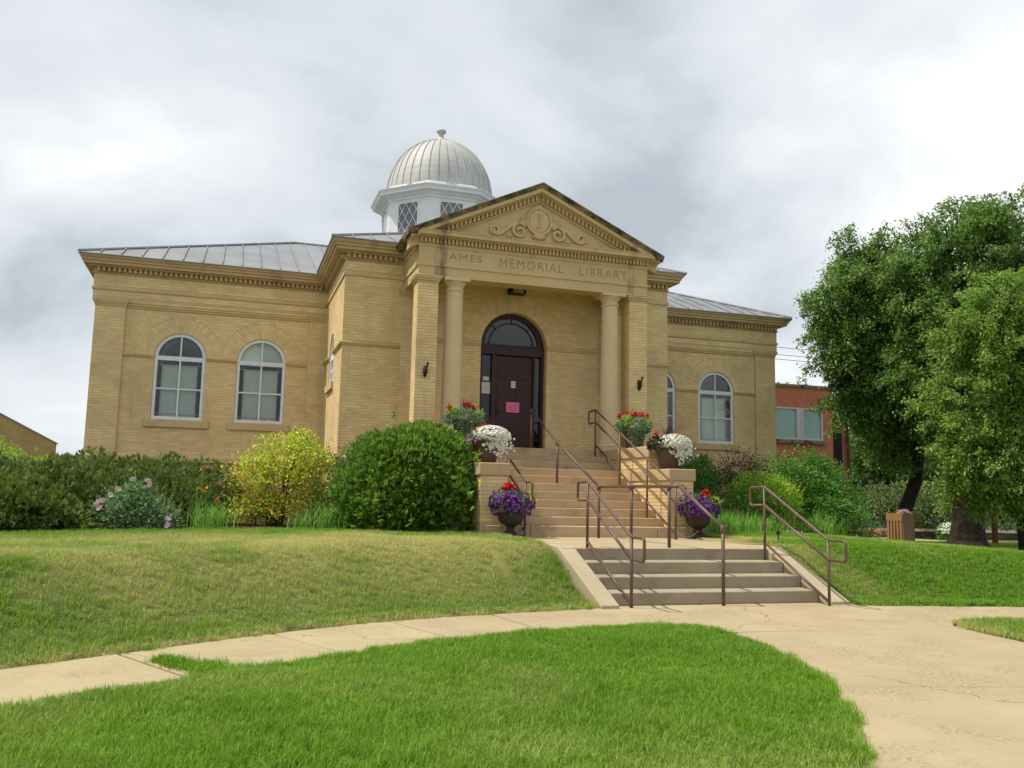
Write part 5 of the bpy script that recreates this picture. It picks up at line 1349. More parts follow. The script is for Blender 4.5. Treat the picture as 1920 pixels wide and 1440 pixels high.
def spray_arrays(P, N, rng, L, k=5, fan=0.75, up=0.55, w=0.34):
    """flat fans of small pointed scales, as on cypress-like shrubs"""
    n = len(P); D = unit(N * 0.9 + np.array((0, 0, up)) + rdir(n, rng) * 0.55); S = unit(np.cross(D, rdir(n, rng))); Q = np.cross(S, D)
    Vs, Fs, off = [], [], 0
    for j in range(k):
        a = (j / (k - 1) - 0.5) * 2 * fan
        d = D * math.cos(a) + S * math.sin(a); LL = L * (1 - 0.35 * abs(a) / fan) * rng.uniform(0.75, 1.2, n)
        V, F = leaf_arrays(P + D * (0.12 * L), d, Q + rdir(n, rng) * 0.25, LL, LL * w, 0.1, 0.5); Vs.append(V); Fs.append(F + off); off += len(V)
    return np.concatenate(Vs), np.concatenate(Fs)
def shrub(name, label, base, blobs, groups, seed, cat='shrub', group=None, stem=14, inner=None, lump=0.12, shoots=70):
    """groups: (part name, count, leaf length, material, style, keep(p)->mask or None, depth)"""
    rng = np.random.default_rng(seed)
    t = thing(name, label, cat, base, group)
    b = np.array(base)
    for pn, n, L, mat, style, keep, depth in groups:
        P, N = shell_pts(n, blobs, rng, depth, base[2] + 0.03, lump)
        if keep is not None: k = keep(P, rng); P, N = P[k], N[k]
        P = P - b
        if style == 'spray':
            V, F = spray_arrays(P, N, rng, L); mobj(pn, np_mesh(pn, V, F), M[mat], t)
        else:
            D = unit(rdir(len(P), rng) * 0.9 + N * 0.6 + np.array((0, 0, style)))
            leaves(pn, P, D, unit(N + np.array((0, 0, 0.5)) + rdir(len(P), rng) * 0.8), L * rng.uniform(0.65, 1.25, len(P)), L * 0.58 * rng.uniform(0.8, 1.2, len(P)), M[mat], t)
    if shoots:
        P, N = shell_pts(shoots, blobs, rng, 0.05, base[2] + 0.25, lump); dr2 = unit(N + np.array((0, 0, 0.5)) + rdir(shoots, rng) * 0.4); m_ = 7
        q = np.repeat(P, m_, 0) + np.repeat(dr2, m_, 0) * (np.tile(np.linspace(-0.05, 1, m_), shoots) * np.repeat(rng.uniform(0.06, 0.26, shoots), m_))[:, None] - b
        D = unit(np.repeat(dr2, m_, 0) + rdir(len(q), rng) * 0.8); L0 = groups[0][2]
        so_ = leaves('shoot', q, D, rdir(len(q), rng) + np.array((0, 0, 1.0)), L0 * rng.uniform(0.5, 1.0, len(q)), L0 * 0.4, M[groups[0][3]], t); so_['kind'] = 'stuff'
    bb = [(x - b[0], y - b[1], z - b[2], rx, ry, rz_) for x, y, z, rx, ry, rz_ in blobs]
    stems(stem, (0, 0, 0), bb, rng).build('stem', M['stem'], t)
    return t
gz = lambda x, y: float(tz(x, y))
# round clipped evergreen left of the stairs
shrub('arborvitae', 'large rounded green evergreen shrub against the left stair pedestal', (-3.5, -4.15, gz(-3.5, -4.15)),
      [(-3.55, -4.1, 1.76, 1.10, 1.0, 1.08), (-2.98, -4.40, 1.66, 0.72, 0.82, 1.08), (-4.05, -4.0, 1.45, 0.85, 0.85, 0.92), (-3.5, -4.55, 1.25, 1.05, 0.65, 0.70), (-3.3, -4.1, 2.45, 0.6, 0.6, 0.42)],
      [('foliage', 12500, 0.135, 'arb', 'spray', None, 0.32), ('inner_foliage', 5000, 0.16, 'arb', 'spray', None, 0.6)], 11, stem=20, lump=0.15)
# juniper masses on the left
shrub('juniper', 'dark olive juniper spreading at the far left above the lawn', (-11.0, -4.4, gz(-11, -4.4)),
      [(-11.0, -4.4, 1.22, 1.5, 1.3, 0.66), (-9.85, -4.3, 1.12, 0.85, 1.0, 0.74), (-12.4, -4.8, 1.15, 1.3, 1.2, 0.68), (-10.2, -5.3, 0.95, 1.0, 0.6, 0.5), (-13.5, -5.3, 1.2, 1.2, 1.2, 0.75)],
      [('foliage', 13000, 0.115, 'jun', 'spray', None, 0.40)], 12, group='junipers along the left wing', lump=0.2)
shrub('juniper', 'dark juniper close under the windows of the left wing', (-8.6, -1.9, gz(-8.6, -1.9)),
      [(-9.35, -1.6, 1.42, 0.85, 0.9, 0.66), (-8.4, -1.8, 1.45, 0.70, 0.9, 0.62), (-7.55, -2.3, 1.28, 0.70, 0.85, 0.60), (-8.2, -3.2, 1.1, 1.0, 0.7, 0.55), (-9.2, -3.0, 1.2, 0.7, 0.7, 0.7)],
      [('foliage', 12500, 0.105, 'jun', 'spray', None, 0.40)], 13, group='junipers along the left wing', lump=0.2)
shrub('tall_shrub', 'pale green feathery shrub at the far left beside the wing corner', (-12.3, 1.4, gz(-12.3, 1.4)),
      [(-12.4, 1.2, 1.70, 1.2, 1.0, 0.88), (-11.6, 1.2, 1.55, 0.75, 0.8, 0.75), (-13.8, 0.8, 1.75, 1.2, 1.0, 0.88), (-11.15, 1.2, 1.8, 0.30, 0.3, 0.35)],
      [('foliage', 16000, 0.085, 'bright', 0.6, None, 0.5)], 14, lump=0.2)
# pale mallow with pink blooms
t = shrub('mallow_bush', 'grey green mallow bush with pale pink flowers beside the junipers', (-8.52, -5.0, gz(-8.52, -5.0)),
      [(-8.55, -5.0, 1.08, 0.48, 0.42, 0.42), (-8.5, -5.0, 1.35, 0.26, 0.26, 0.26), (-8.30, -5.05, 0.95, 0.42, 0.35, 0.25), (-7.95, -5.0, 0.92, 0.28, 0.28, 0.28)],
      [('foliage', 3600, 0.075, 'mallow', 0.2, None, 0.6)], 15, stem=12)
rng = np.random.default_rng(99)
P = np.array([(-0.52, -0.38, 0.46), (-0.50, -0.36, 0.37), (-0.33, -0.3, 0.60), (-0.22, -0.36, 0.70), (0.0, -0.2, 0.86), (0.22, -0.2, 0.85), (0.28, -0.2, 0.80), (0.62, -0.33, 0.10), (-0.44, -0.36, 0.50), (0.6, -0.3, 0.2)])
blossoms('flowers', np.repeat(P, 3, 0) + rng.normal(0, 0.018, (30, 3)), rdir(30, rng) * 0.4 + np.array((0.1, -1, 0.3)), 0.048, M['pink'], t, rng=rng)
# golden shrub
shrub('golden_ninebark', 'yellow and amber leaved shrub glowing before the left wing', (-5.95, -2.6, gz(-5.95, -2.6)),
      [(-5.85, -2.6, 2.05, 0.72, 0.65, 0.62), (-6.45, -2.6, 1.75, 0.52, 0.5, 0.55), (-5.35, -2.6, 2.15, 0.42, 0.42, 0.48), (-6.55, -2.8, 1.15, 0.42, 0.4, 0.30), (-5.9, -2.7, 1.55, 0.75, 0.6, 0.5), (-6.1, -3.0, 1.22, 0.45, 0.3, 0.22), (-5.55, -2.6, 2.6, 0.28, 0.26, 0.25)],
      [('foliage', 4300, 0.075, 'gold', 0.3, lambda p, r: (p[:, 2] + r.normal(0, 0.22, len(p)) > 1.9) | (p[:, 2] + r.normal(0, 0.15, len(p)) < 1.2), 0.45),
       ('green_foliage', 2200, 0.07, 'lime2', 0.2, lambda p, r: r.random(len(p)) < 0.8, 0.45),
       ('amber_foliage', 4200, 0.07, 'amber', 0.1, lambda p, r: (p[:, 2] + r.normal(0, 0.25, len(p)) < 2.2), 0.5)], 16, stem=22, lump=0.32)
shrub('dark_shrub', 'loose dark green shrub with brown seed plumes by the wall corner', (-4.75, -1.3, gz(-4.75, -1.3)),
      [(-4.75, -1.3, 1.75, 0.62, 0.5, 0.72), (-5.0, -1.5, 1.2, 0.6, 0.5, 0.5)],
      [('foliage', 4200, 0.06, 'dkgreen', 0.8, None, 0.6), ('plumes', 900, 0.05, 'smoke', 1.0, lambda p, r: p[:, 2] > 2.05, 0.35)], 17, stem=16)
# right-hand bed
shrub('feathery_shrub', 'fine leaved dark green plant right of the stair pedestal', (4.0, -1.7, gz(4.0, -1.7)),
      [(3.7, -1.8, 1.75, 0.75, 0.6, 0.90), (4.5, -1.6, 1.85, 0.6, 0.5, 0.85), (4.1, -2.2, 1.2, 0.8, 0.5, 0.5)],
      [('foliage', 11000, 0.085, 'dkgreen', 0.9, None, 0.6)], 21, stem=22)
shrub('purple_shrub', 'airy purple brown shrub under the right wing window', (6.5, -0.4, gz(6.5, -0.4)),
      [(6.5, -0.4, 2.4, 0.75, 0.5, 0.55), (6.0, -0.4, 2.2, 0.45, 0.4, 0.5), (7.0, -0.3, 2.3, 0.5, 0.4, 0.5), (6.6, -0.4, 1.6, 0.8, 0.5, 0.6)],
      [('foliage', 4200, 0.055, 'smoke', 0.7, None, 0.7), ('green_foliage', 2400, 0.06, 'dkgreen', 0.5, lambda p, r: p[:, 2] < 2.3, 0.6)], 22, stem=26, lump=0.3)
shrub('spirea', 'yellow green rounded spirea in the right flower bed', (6.05, -2.0, gz(6.05, -2.0)),
      [(6.05, -2.0, 1.50, 0.95, 0.8, 0.80), (6.6, -1.9, 1.55, 0.6, 0.55, 0.6), (5.5, -2.1, 1.2, 0.6, 0.6, 0.6)],
      [('foliage', 6200, 0.075, 'lime2', 0.1, lambda p, r: (p[:, 2] - 1.55) + 0.5 * (p[:, 0] - 6.0) + r.normal(0, 0.25, len(p)) > 0, 0.4),
       ('green_foliage', 6500, 0.075, 'green', 0.1, lambda p, r: (p[:, 2] - 1.75) + 0.5 * (p[:, 0] - 6.0) + r.normal(0, 0.25, len(p)) < 0, 0.45)], 23, stem=20)
shrub('lilac_shrub', 'big loose green shrub before the red brick building', (9.3, 0.3, gz(9.3, 0.3)),
      [(9.0, 0.4, 1.95, 1.05, 0.9, 0.95), (9.9, 0.3, 1.60, 0.8, 0.8, 0.95), (8.3, 0.3, 2.0, 0.75, 0.7, 0.85), (9.6, -0.4, 1.1, 1.1, 0.7, 0.6), (9.4, 0.4, 2.6, 0.45, 0.4, 0.4)],
      [('foliage', 15000, 0.088, 'green', 0.25, None, 0.5)], 24, stem=26, lump=0.2)

def blade_clump(name, label, c, n, h, spread, mat, seed, w=0.014, flowers=None, cat='plant', group=None, droop=0.55):
    rng = np.random.default_rng(seed)
    c = (c[0], c[1], gz(c[0], c[1]))
    t = thing(name, label, cat, c, group)
    az = rng.uniform(0, 2 * math.pi, n); lean = rng.uniform(0.1, 1.0, n) * 0.9; H = h * rng.uniform(0.65, 1.2, n)
    base = np.stack([rng.normal(0, spread, n), rng.normal(0, spread, n), np.zeros(n)], 1); dirh = np.stack([np.cos(az), np.sin(az), np.zeros(n)], 1); side = np.stack([-np.sin(az), np.cos(az), np.zeros(n)], 1)
    rows = []
    K = 5
    for k in range(K):
        s_ = k / (K - 1); r_ = lean * H * (s_ ** 1.7) * 0.9; z_ = H * (s_ - droop * lean * s_ ** 2.6)
        p = base + dirh * r_[:, None] + np.array((0, 0, 1)) * z_[:, None]; ww = w * (1 - s_ ** 2) + 0.001
        rows += [p - side * ww * 0.5, p + side * ww * 0.5]
    V = np.stack(rows, 1).reshape(-1, 3); b = (2 * K) * np.arange(n)[:, None]
    F = np.concatenate([b + np.array([[2 * k, 2 * k + 1, 2 * k + 3, 2 * k + 2]]) for k in range(K - 1)], 0)
    mobj('blades', np_mesh('blades', V, F), M[mat], t)
    if flowers:
        fm, pts = flowers; pts = np.array(pts, float)
        for x, y, z in pts: MB().tube([(x * 0.3, y * 0.3, 0), (x * 0.8, y * 0.8, z * 0.6), (x, y, z)], 0.006, 5, False).build('flower_stalk', M['blade'], t)
        P = np.repeat(pts, 5, 0) + rng.normal(0, 0.015, (5 * len(pts), 3)); D = rdir(len(P), rng) + np.array((0, -0.3, 0.7))
        leaves('flowers', P, D, rdir(len(P), rng), 0.085, 0.045, M[fm], t)
    return t
blade_clump('daylily', 'arching daylily clump with orange blooms beside the golden shrub', (-7.2, -4.65), 150, 0.62, 0.16, 'blade', 31, flowers=('orange', [(-0.15, -0.05, 0.72), (0.1, 0.1, 0.55)]), group='daylilies in the flower beds')
blade_clump('daylily', 'single orange daylily rising before the juniper under the window', (-7.45, -3.9), 60, 0.7, 0.10, 'blade', 32, flowers=('orange', [(0.05, 0, 1.12)]), group='daylilies in the flower beds')
blade_clump('daylily', 'leafy daylily clump between the golden shrub and the evergreen', (-5.0, -4.0), 170, 0.62, 0.2, 'blade', 33, group='daylilies in the flower beds')
blade_clump('daylily', 'low daylily leaves at the left foot of the golden shrub', (-5.55, -4.05), 70, 0.42, 0.12, 'blade', 34, group='daylilies in the flower beds')
blade_clump('daylily', 'yellow daylily in bloom beside the left stair pedestal', (-2.62, -4.75), 34, 0.42, 0.08, 'paleblade', 35, w=0.010, flowers=('yellowfl', [(0.0, 0, 0.52)]), group='daylilies in the flower beds')
blade_clump('grass_clump', 'tall pale striped grass rising behind the right urn', (2.72, -4.95), 26, 1.15, 0.06, 'paleblade', 36, w=0.014, droop=0.35)
blade_clump('grass_clump', 'fresh green grassy clump right of the right urn', (3.25, -4.55), 260, 0.62, 0.22, 'blade', 37, group='grassy clumps in the right bed')
blade_clump('grass_clump', 'sprawling light green lily leaves in the right bed', (4.2, -3.75), 320, 0.60, 0.34, 'blade', 38, group='grassy clumps in the right bed')
blade_clump('grass_clump', 'low leafy clump below the yellow green spirea', (5.2, -3.25), 260, 0.52, 0.32, 'blade', 39, group='grassy clumps in the right bed')
blade_clump('daylily', 'arching lily leaves below the big loose green shrub', (7.6, -2.2), 260, 0.70, 0.30, 'blade', 40, group='daylilies in the flower beds')
blade_clump('weed_tuft', 'small weed tuft at the left back corner of the landing', (-1.72, -6.0), 60, 0.16, 0.08, 'blade', 41, w=0.02)
t = thing('garden_spigot', 'small dark metal spigot stake in the lawn right of the landing', 'spigot', (2.95, -7.3, gz(2.95, -7.3)))
MB().tube([(0, 0, -0.05), (0, 0, 0.17)], 0.012, 8).build('stake', M['iron'], t)
MB().box(-0.03, 0.03, -0.025, 0.025, 0.15, 0.20).tube([(0, 0, 0.19), (0.0, 0, 0.24)], 0.012, 8).build('valve', M['iron'], t)

# ================================================================== TREES
M['leafA'] = leafmat('elm_leaves', [(0.028, 0.060, 0.012), (0.062, 0.115, 0.022), (0.115, 0.175, 0.042)], 0.40, nscale=0.5, gain=2.50)
M['leafB'] = leafmat('young_elm_leaves', [(0.045, 0.085, 0.014), (0.100, 0.165, 0.028), (0.170, 0.240, 0.055)], 0.44, nscale=0.6, gain=2.25)
def tree(name, label, trunk, radii, blobs, clumps, per, L, mat, seed, cr=0.42, group='trees on the right lawn', depth=0.75):
    rng = np.random.default_rng(seed); b0 = Vector(trunk[0])
    t = thing(name, label, 'tree', tuple(b0), group)
    B = [(x - b0.x, y - b0.y, z - b0.z, rx, ry, rz_) for x, y, z, rx, ry, rz_ in blobs]
    T = [Vector(p) - b0 for p in trunk]
    # fine trunk path
    path = []; rad = []
    for i in range(len(T) - 1):
        for k in range(4):
            s_ = k / 4; path.append(T[i].lerp(T[i + 1], s_) + Vector(rng.normal(0, 0.003, 3))); rad.append(radii[i] * (1 - s_) + radii[i + 1] * s_)
    path.append(T[-1]); rad.append(radii[-1])
    mb = MB().tube(path, rad, 14, False)
    mb.build('trunk', M['bark'], t)
    lm = MB(); nodes = []
    for i, (x, y, z, rx, ry, rz_) in enumerate(B):
        src = min(path[len(path) // 3:], key=lambda p: (p - Vector((x, y, z - rz_))).length)
        e = Vector((x, y, z)); m1 = src.lerp(e, 0.5) + Vector((rng.normal(0, 0.15), rng.normal(0, 0.15), -0.1))
        r0 = max(0.05, radii[-1] * 0.75); lm.tube([src, m1, e], [r0, r0 * 0.7, r0 * 0.4], 7, False); nodes += [m1, e]
    P, N = shell_pts(clumps, B, rng, depth, None, 0.15)
    for p in P[::3]:
        q = Vector(p); s_ = min(nodes, key=lambda n_: (n_ - q).length)
        lm.tube([s_, s_.lerp(q, 0.55) + Vector((0, 0, 0.08)), q], [0.028, 0.018, 0.006], 4, False)
    lm.build('limb', M['bark'], t)
    n = len(P) * per
    idx = np.repeat(np.arange(len(P)), per)
    # each clump is a drooping twig spray
    tw = unit(N * 0.8 + rdir(len(P), rng) * 0.9 + np.array((0, 0, -0.15)))
    s_ = rng.random(n)
    pos = P[idx] + tw[idx] * ((s_ - 0.35) * cr * 1.9)[:, None] + rng.normal(0, cr * 0.26, (n, 3)) * np.array((1, 1, 0.75)) - np.array((0, 0, 1)) * (s_ ** 2 * cr * 0.35)[:, None]
    D = unit(tw[idx] * 0.6 + rdir(n, rng) * 0.8 + np.array((0, 0, -0.35))); Nn = unit(np.array((0, 0, 1.0)) + rdir(n, rng) * 0.75)
    leaves('crown', pos, D, Nn, L * rng.uniform(0.55, 1.45, n), L * 0.52 * rng.uniform(0.8, 1.2, n), M[mat], t)
    return t
el = lambda L_, k=1.0: [(x, y, z, rx, rx * k, rz_) for x, y, z, rx, rz_ in L_]
tree('elm_tree', 'dark green tree with a crooked trunk behind the wooden bin', [(13.95, 2.2, 0.2), (14.03, 2.17, 0.8), (14.18, 2.02, 1.49), (14.43, 1.83, 2.36), (14.45, 1.71, 3.22), (14.01, 1.68, 4.42), (13.25, 1.7, 6.13)], [0.26, 0.23, 0.21, 0.20, 0.19, 0.15, 0.09],
     el([(12.13, 1.78, 8.1, 1.30, 1.75), (11.75, 2.1, 6.7, 0.95, 1.3), (12.88, 1.35, 9.4, 0.8, 0.85), (12.75, 2.1, 4.9, 1.15, 0.85), (13.54, 1.51, 6.82, 1.5, 2.1), (14.2, 1.62, 4.4, 1.4, 1.1), (13.5, 1.9, 3.5, 0.7, 0.6), (13.0, 1.7, 5.8, 1.2, 1.2)]), 900, 105, 0.120, 'leafA', 51)
tree('elm_tree', 'tallest tree with a thick flaring dark trunk on the right lawn', [(13.78, -0.84, 0.12), (13.76, -0.88, 0.6), (13.72, -0.95, 1.06), (13.72, -1.05, 2.3), (13.62, -1.1, 3.84), (13.4, -1.2, 6.16)], [0.74, 0.50, 0.43, 0.40, 0.32, 0.16],
     el([(13.5, -0.92, 9.1, 1.65, 1.4), (14.66, -1.3, 10.1, 1.15, 0.9), (13.31, -0.57, 7.12, 1.5, 1.7), (15.39, -1.3, 8.4, 1.7, 1.9), (12.4, -0.39, 8.0, 0.9, 1.0), (14.75, -0.9, 6.19, 1.8, 1.7), (12.6, -0.2, 5.5, 0.9, 0.9), (16.8, -1.6, 7.5, 1.7, 2.4), (14.2, -0.9, 4.2, 1.6, 0.9), (14.6, -1.3, 3.1, 1.3, 0.7), (15.6, -1.4, 5.0, 1.6, 1.4)]), 1000, 105, 0.120, 'leafA', 52)
tree('young_elm', 'lighter green nearer tree with low branches at the right edge', [(10.28, -6.1, 0.38), (10.2, -6.15, 0.9), (10.1, -6.19, 1.42), (9.97, -6.28, 2.37), (9.8, -6.38, 3.8), (9.6, -6.5, 5.22)], [0.19, 0.17, 0.155, 0.14, 0.11, 0.06],
     el([(8.95, -6.33, 5.35, 0.95, 0.85), (8.75, -6.06, 4.01, 0.85, 1.0), (9.4, -6.6, 6.05, 0.85, 0.75), (9.75, -6.48, 4.51, 0.95, 1.35), (9.3, -6.09, 2.85, 1.05, 0.90), (8.6, -5.85, 2.7, 0.5, 0.6), (10.2, -6.3, 2.35, 0.8, 0.75), (10.4, -6.7, 5.4, 1.0, 1.4), (11.3, -6.7, 4.2, 1.0, 1.6), (9.4, -6.2, 2.05, 1.0, 0.55), (10.4, -6.4, 1.75, 0.85, 0.5)]), 900, 95, 0.088, 'leafB', 53, cr=0.30)

# ================================================================== LAWN GRASS (instanced tufts)
def grass_mat():
    return leafmat('lawn_blades', [(0.052, 0.118, 0.007), (0.090, 0.180, 0.010), (0.145, 0.245, 0.018)], 0.38, 0.5, nscale=0.55, inst=True, attr='dry', attrcol=(0.64, 0.58, 0.23), gain=1.95)
M['grass'] = grass_mat()
tcol = bpy.data.collections.new('grass_tufts')
def tuft(seed, n, h, r):
    rng = np.random.default_rng(seed)
    az = rng.uniform(0, 6.283, n); rr = r * np.sqrt(rng.random(n)); a2 = rng.uniform(0, 6.283, n)
    base = np.stack([rr * np.cos(a2), rr * np.sin(a2), np.full(n, -0.01)], 1); H = h * rng.uniform(0.55, 1.25, n); ln = rng.uniform(0.15, 0.95, n)
    dh = np.stack([np.cos(az), np.sin(az), np.zeros(n)], 1); sd = np.stack([-np.sin(az), np.cos(az), np.zeros(n)], 1); w = rng.uniform(0.0028, 0.005, n)[:, None]
    up = np.array((0, 0, 1.0))
    m = base + dh * (H * ln * 0.28)[:, None] + up * (H * 0.62)[:, None]; tp = base + dh * (H * ln * 0.85)[:, None] + up * (H * (1 - 0.25 * ln))[:, None]
    V = np.stack([base - sd * w / 2, base + sd * w / 2, m - sd * w * 0.45, m + sd * w * 0.45, tp], 1).reshape(-1, 3); b = 5 * np.arange(n)[:, None]
    F = np.concatenate([b + np.array([[0, 1, 3]]), b + np.array([[0, 3, 2]]), b + np.array([[2, 3, 4]])], 0)
    o = bpy.data.objects.new('grass_tuft', np_mesh('grass_tuft', V, F)); o.data.materials.append(M['grass']); tcol.objects.link(o)
for i in range(6): tuft(70 + i, 20, (0.070, 0.064, 0.078, 0.058, 0.072, 0.085)[i], 0.055)
ng = bpy.data.node_groups.new('scatter_tufts', 'GeometryNodeTree')
ng.interface.new_socket('Geometry', in_out='INPUT', socket_type='NodeSocketGeometry'); ng.interface.new_socket('Geometry', in_out='OUTPUT', socket_type='NodeSocketGeometry')
gi, go = ng.nodes.new('NodeGroupInput'), ng.nodes.new('NodeGroupOutput')
ip = ng.nodes.new('GeometryNodeInstanceOnPoints'); ci = ng.nodes.new('GeometryNodeCollectionInfo')
ci.inputs['Collection'].default_value = tcol; ci.inputs['Separate Children'].default_value = True; ci.inputs['Reset Children'].default_value = True
def nattr(nm, ty):
    a = ng.nodes.new('GeometryNodeInputNamedAttribute'); a.data_type = ty; a.inputs['Name'].default_value = nm; return a.outputs['Attribute']
ng.links.new(gi.outputs[0], ip.inputs['Points']); ng.links.new(ci.outputs[0], ip.inputs['Instance']); ip.inputs['Pick Instance'].default_value = True
ng.links.new(nattr('pick', 'INT'), ip.inputs['Instance Index']); ng.links.new(nattr('rot', 'FLOAT_VECTOR'), ip.inputs['Rotation']); ng.links.new(nattr('scl', 'FLOAT_VECTOR'), ip.inputs['Scale'])
ng.links.new(ip.outputs[0], go.inputs[0])
def lawn(name, label, x, y, dry, hscale=1.0):
    n = len(x); z = np.maximum(tz(x, y), 0.0)
    rng = np.random.default_rng(n)
    me = bpy.data.meshes.new(name); me.vertices.add(n); me.vertices.foreach_set('co', np.stack([x, y, z], 1).astype(np.float32).ravel())
    hs = (0.50 + 0.95 * fnoise(x, y, 0.55, 31)) * rng.uniform(0.75, 1.25, n) * hscale
    for nm, ty, val in (('dry', 'FLOAT', dry.astype(np.float32)), ('pick', 'INT', rng.integers(0, 6, n).astype(np.int32))):
        a = me.attributes.new(nm, ty, 'POINT'); a.data.foreach_set('value', val)
    rot = np.stack([rng.normal(0, 0.12, n), rng.normal(0, 0.12, n), rng.uniform(0, 6.28, n)], 1).astype(np.float32)
    a = me.attributes.new('rot', 'FLOAT_VECTOR', 'POINT'); a.data.foreach_set('vector', rot.ravel())
    sc = np.stack([hs * 0 + rng.uniform(0.85, 1.25, n), hs * 0 + rng.uniform(0.85, 1.25, n), hs], 1).astype(np.float32)
    a = me.attributes.new('scl', 'FLOAT_VECTOR', 'POINT'); a.data.foreach_set('vector', sc.ravel())
    o = mobj(name, me, M['grass']); md = o.modifiers.new('tufts', 'NODES'); md.node_group = ng
    tag(o, label, 'grass', kind='stuff'); return o
def uni(n, x0, x1, y0, y1, rng): return rng.uniform(x0, x1, n), rng.uniform(y0, y1, n)
rng = np.random.default_rng(5)
wob = lambda x, y: (fnoise(x * 3.1, y * 3.1, 0.5, 77) - 0.5) * 0.22 + (fnoise(x, y, 1.3, 78) - 0.5) * 0.16
# near lawn
x, y = uni(92000, -15, 0, -20.5, -11.6, rng); k = (y < yL(x) + wob(x, y) + 0.02) & (x < xA(y) + wob(y, x) + 0.02); x, y = x[k], y[k]
ts = rng.random(300) ** 0.9; tw = (0.26 * (1 - ts) + 0.05) * rng.normal(0, 0.5, 300); tx = -6.85 - 0.62 * ts + 0.78 * tw; ty = -14.08 + 0.80 * ts + 0.62 * tw; k = slice(None)
ex_ = rng.uniform(-15, -1.6, 900); ey_ = yL(ex_) + np.abs(rng.normal(0, 0.05, 900)); tx, ty = np.concatenate([tx, ex_]), np.concatenate([ty, ey_])
x, y = np.concatenate([x, tx[k]]), np.concatenate([y, ty[k]])
lawn('lawn_grass', 'bright green lawn in the foreground below the sidewalk', x, y, dryness(x, y))
# left bank
x, y = uni(62000, -16, -1.9, -18, -3.2, rng); k = (y > yU(x) + wob(x, y) - 0.015) & (y < yBed(x) + 0.25) & ~((x > -2.0) & (y < -5.2)); x, y = x[k], y[k]
lawn('lawn_grass', 'sloping lawn with straw coloured dry patches left of the steps', x, y, dryness(x, y), 0.95)
# right bank and the strip by the walk
x, y = uni(88000, 2.0, 17, -13, 2.5, rng); k = (y > yU(x) + wob(x, y) - 0.015) & (y < yBed(x) + 0.25) & ~((x < 2.12) & (y < -8)) & ~((x < 2.58) & (y > -8.2) & (y < -5.2)) & ~((x < 2.1) & (y < -5)); x, y = x[k], y[k]
lawn('lawn_grass', 'green lawn sloping away right of the steps', x, y, dryness(x, y), 0.95)
x, y = uni(16000, 1.6, 9, -17, -12, rng); k = (y < yL(x) + wob(x, y)) & (x > xB(y) + wob(y, x)); x, y = x[k], y[k]
lawn('lawn_grass', 'small lawn wedge beyond the concrete apron on the right', x, y, np.clip(dryness(x, y) + 0.6 * np.clip(1 - (x - xB(y)) / 0.25, 0, 1), 0, 1))
# tufts in the joints
for i, (cx, cy, lb) in enumerate(((0.05, -12.53, 'grass tuft growing in the sidewalk joint below the steps'), (0.95, -12.1, 'thin grass tuft on the sidewalk right of the joint tuft'), (-1.5, -10.9, 'small grass sprig by the left rail foot'))):
    blade_clump('grass_tuft', lb, (cx, cy), 60, 0.07, 0.07, 'lime2', 90 + i, w=0.006)
blade_clump('weed_tuft', 'sprawling weed at the apron edge of the near lawn', (-2.78, -16.5), 22, 0.15, 0.03, 'green', 95, w=0.006, droop=0.9)
# ================================================================== BEYOND
M['redbrick'] = brick_tex('red_brick', (0.44, 0.14, 0.07), (0.52, 0.18, 0.095), (0.40, 0.21, 0.13))
M['coping'] = stone('weathered_coping', [(0.16, 0.13, 0.10), (0.30, 0.25, 0.20)], 3, 0.9, stain=((0.05, 0.045, 0.04), 3, 0.5, 0.6))
M['winwhite'] = plain('grey_white_frame', (0.52, 0.50, 0.46), 0.6)
M['greenglass'] = stone('green_tinted_pane', [(0.16, 0.27, 0.24), (0.26, 0.40, 0.36)], 0.6, 0.12, bump=0, spec=0.6)
t = thing('red_brick_building', 'flat roofed red brick building behind the right wing', 'building', (13, 13, 0))
L3 = lambda *b: (b[0] - 13, b[1] - 13, b[2] - 13, b[3] - 13, b[4], b[5])
MB().box(*L3(12.5, 19.85, 13, 26, -0.2, 6.85)).build('wall', M['redbrick'], t)
MB().box(*L3(12.4, 19.91, 12.93, 26.1, 6.85, 6.98)).build('coping', M['coping'], t)
for x0, x1 in ((16.45, 17.92), (18.1, 19.25)):
    w = MB()
    for q in ((x0, x0 + 0.09, 4.42, 5.9), (x1 - 0.09, x1, 4.42, 5.9), (x0 + 0.09, x1 - 0.09, 5.82, 5.9), (x0 + 0.09, x1 - 0.09, 4.42, 4.5)): w.box(q[0] - 13, q[1] - 13, -0.09, 0.02, q[2], q[3])
    w = w.build('window', M['winwhite'], t)
    MB().add([(x0 - 13, -0.03, 4.45), (x1 - 13, -0.03, 4.45), (x1 - 13, -0.03, 5.86), (x0 - 13, -0.03, 5.86)], [(0, 1, 2, 3)]).build('pane', M['greenglass'], w)
MB().box(17.921 - 13, 18.099 - 13, -0.07, 0.02, 4.42, 5.9).build('mullion', M['winwhite'], t)
MB().box(16.2 - 13, 19.4 - 13, -0.14, 0.03, 4.25, 4.415).build('sill', M['coping'], t)
t = tag(MB().box(19.95, 21.3, 14.2, 22, -0.2, 5.6).box(19.92, 21.35, 14.15, 22.05, 5.6, 5.72).build('near_black_box', plain('near_black_brown', (0.018, 0.014, 0.012), 0.9)), 'narrow near black box right of the red brick building', 'dark_box')  # plain near-black box filling the dark strip beside the brick building
M['pole'] = stone('red_brown_pole_wood', [(0.10, 0.045, 0.028), (0.17, 0.075, 0.045)], 3, 0.9, bump=0.5, bscale=10)
t = thing('utility_pole', 'red brown wooden utility pole right of the red brick building', 'pole', (15.93, 6.93, 0.2))
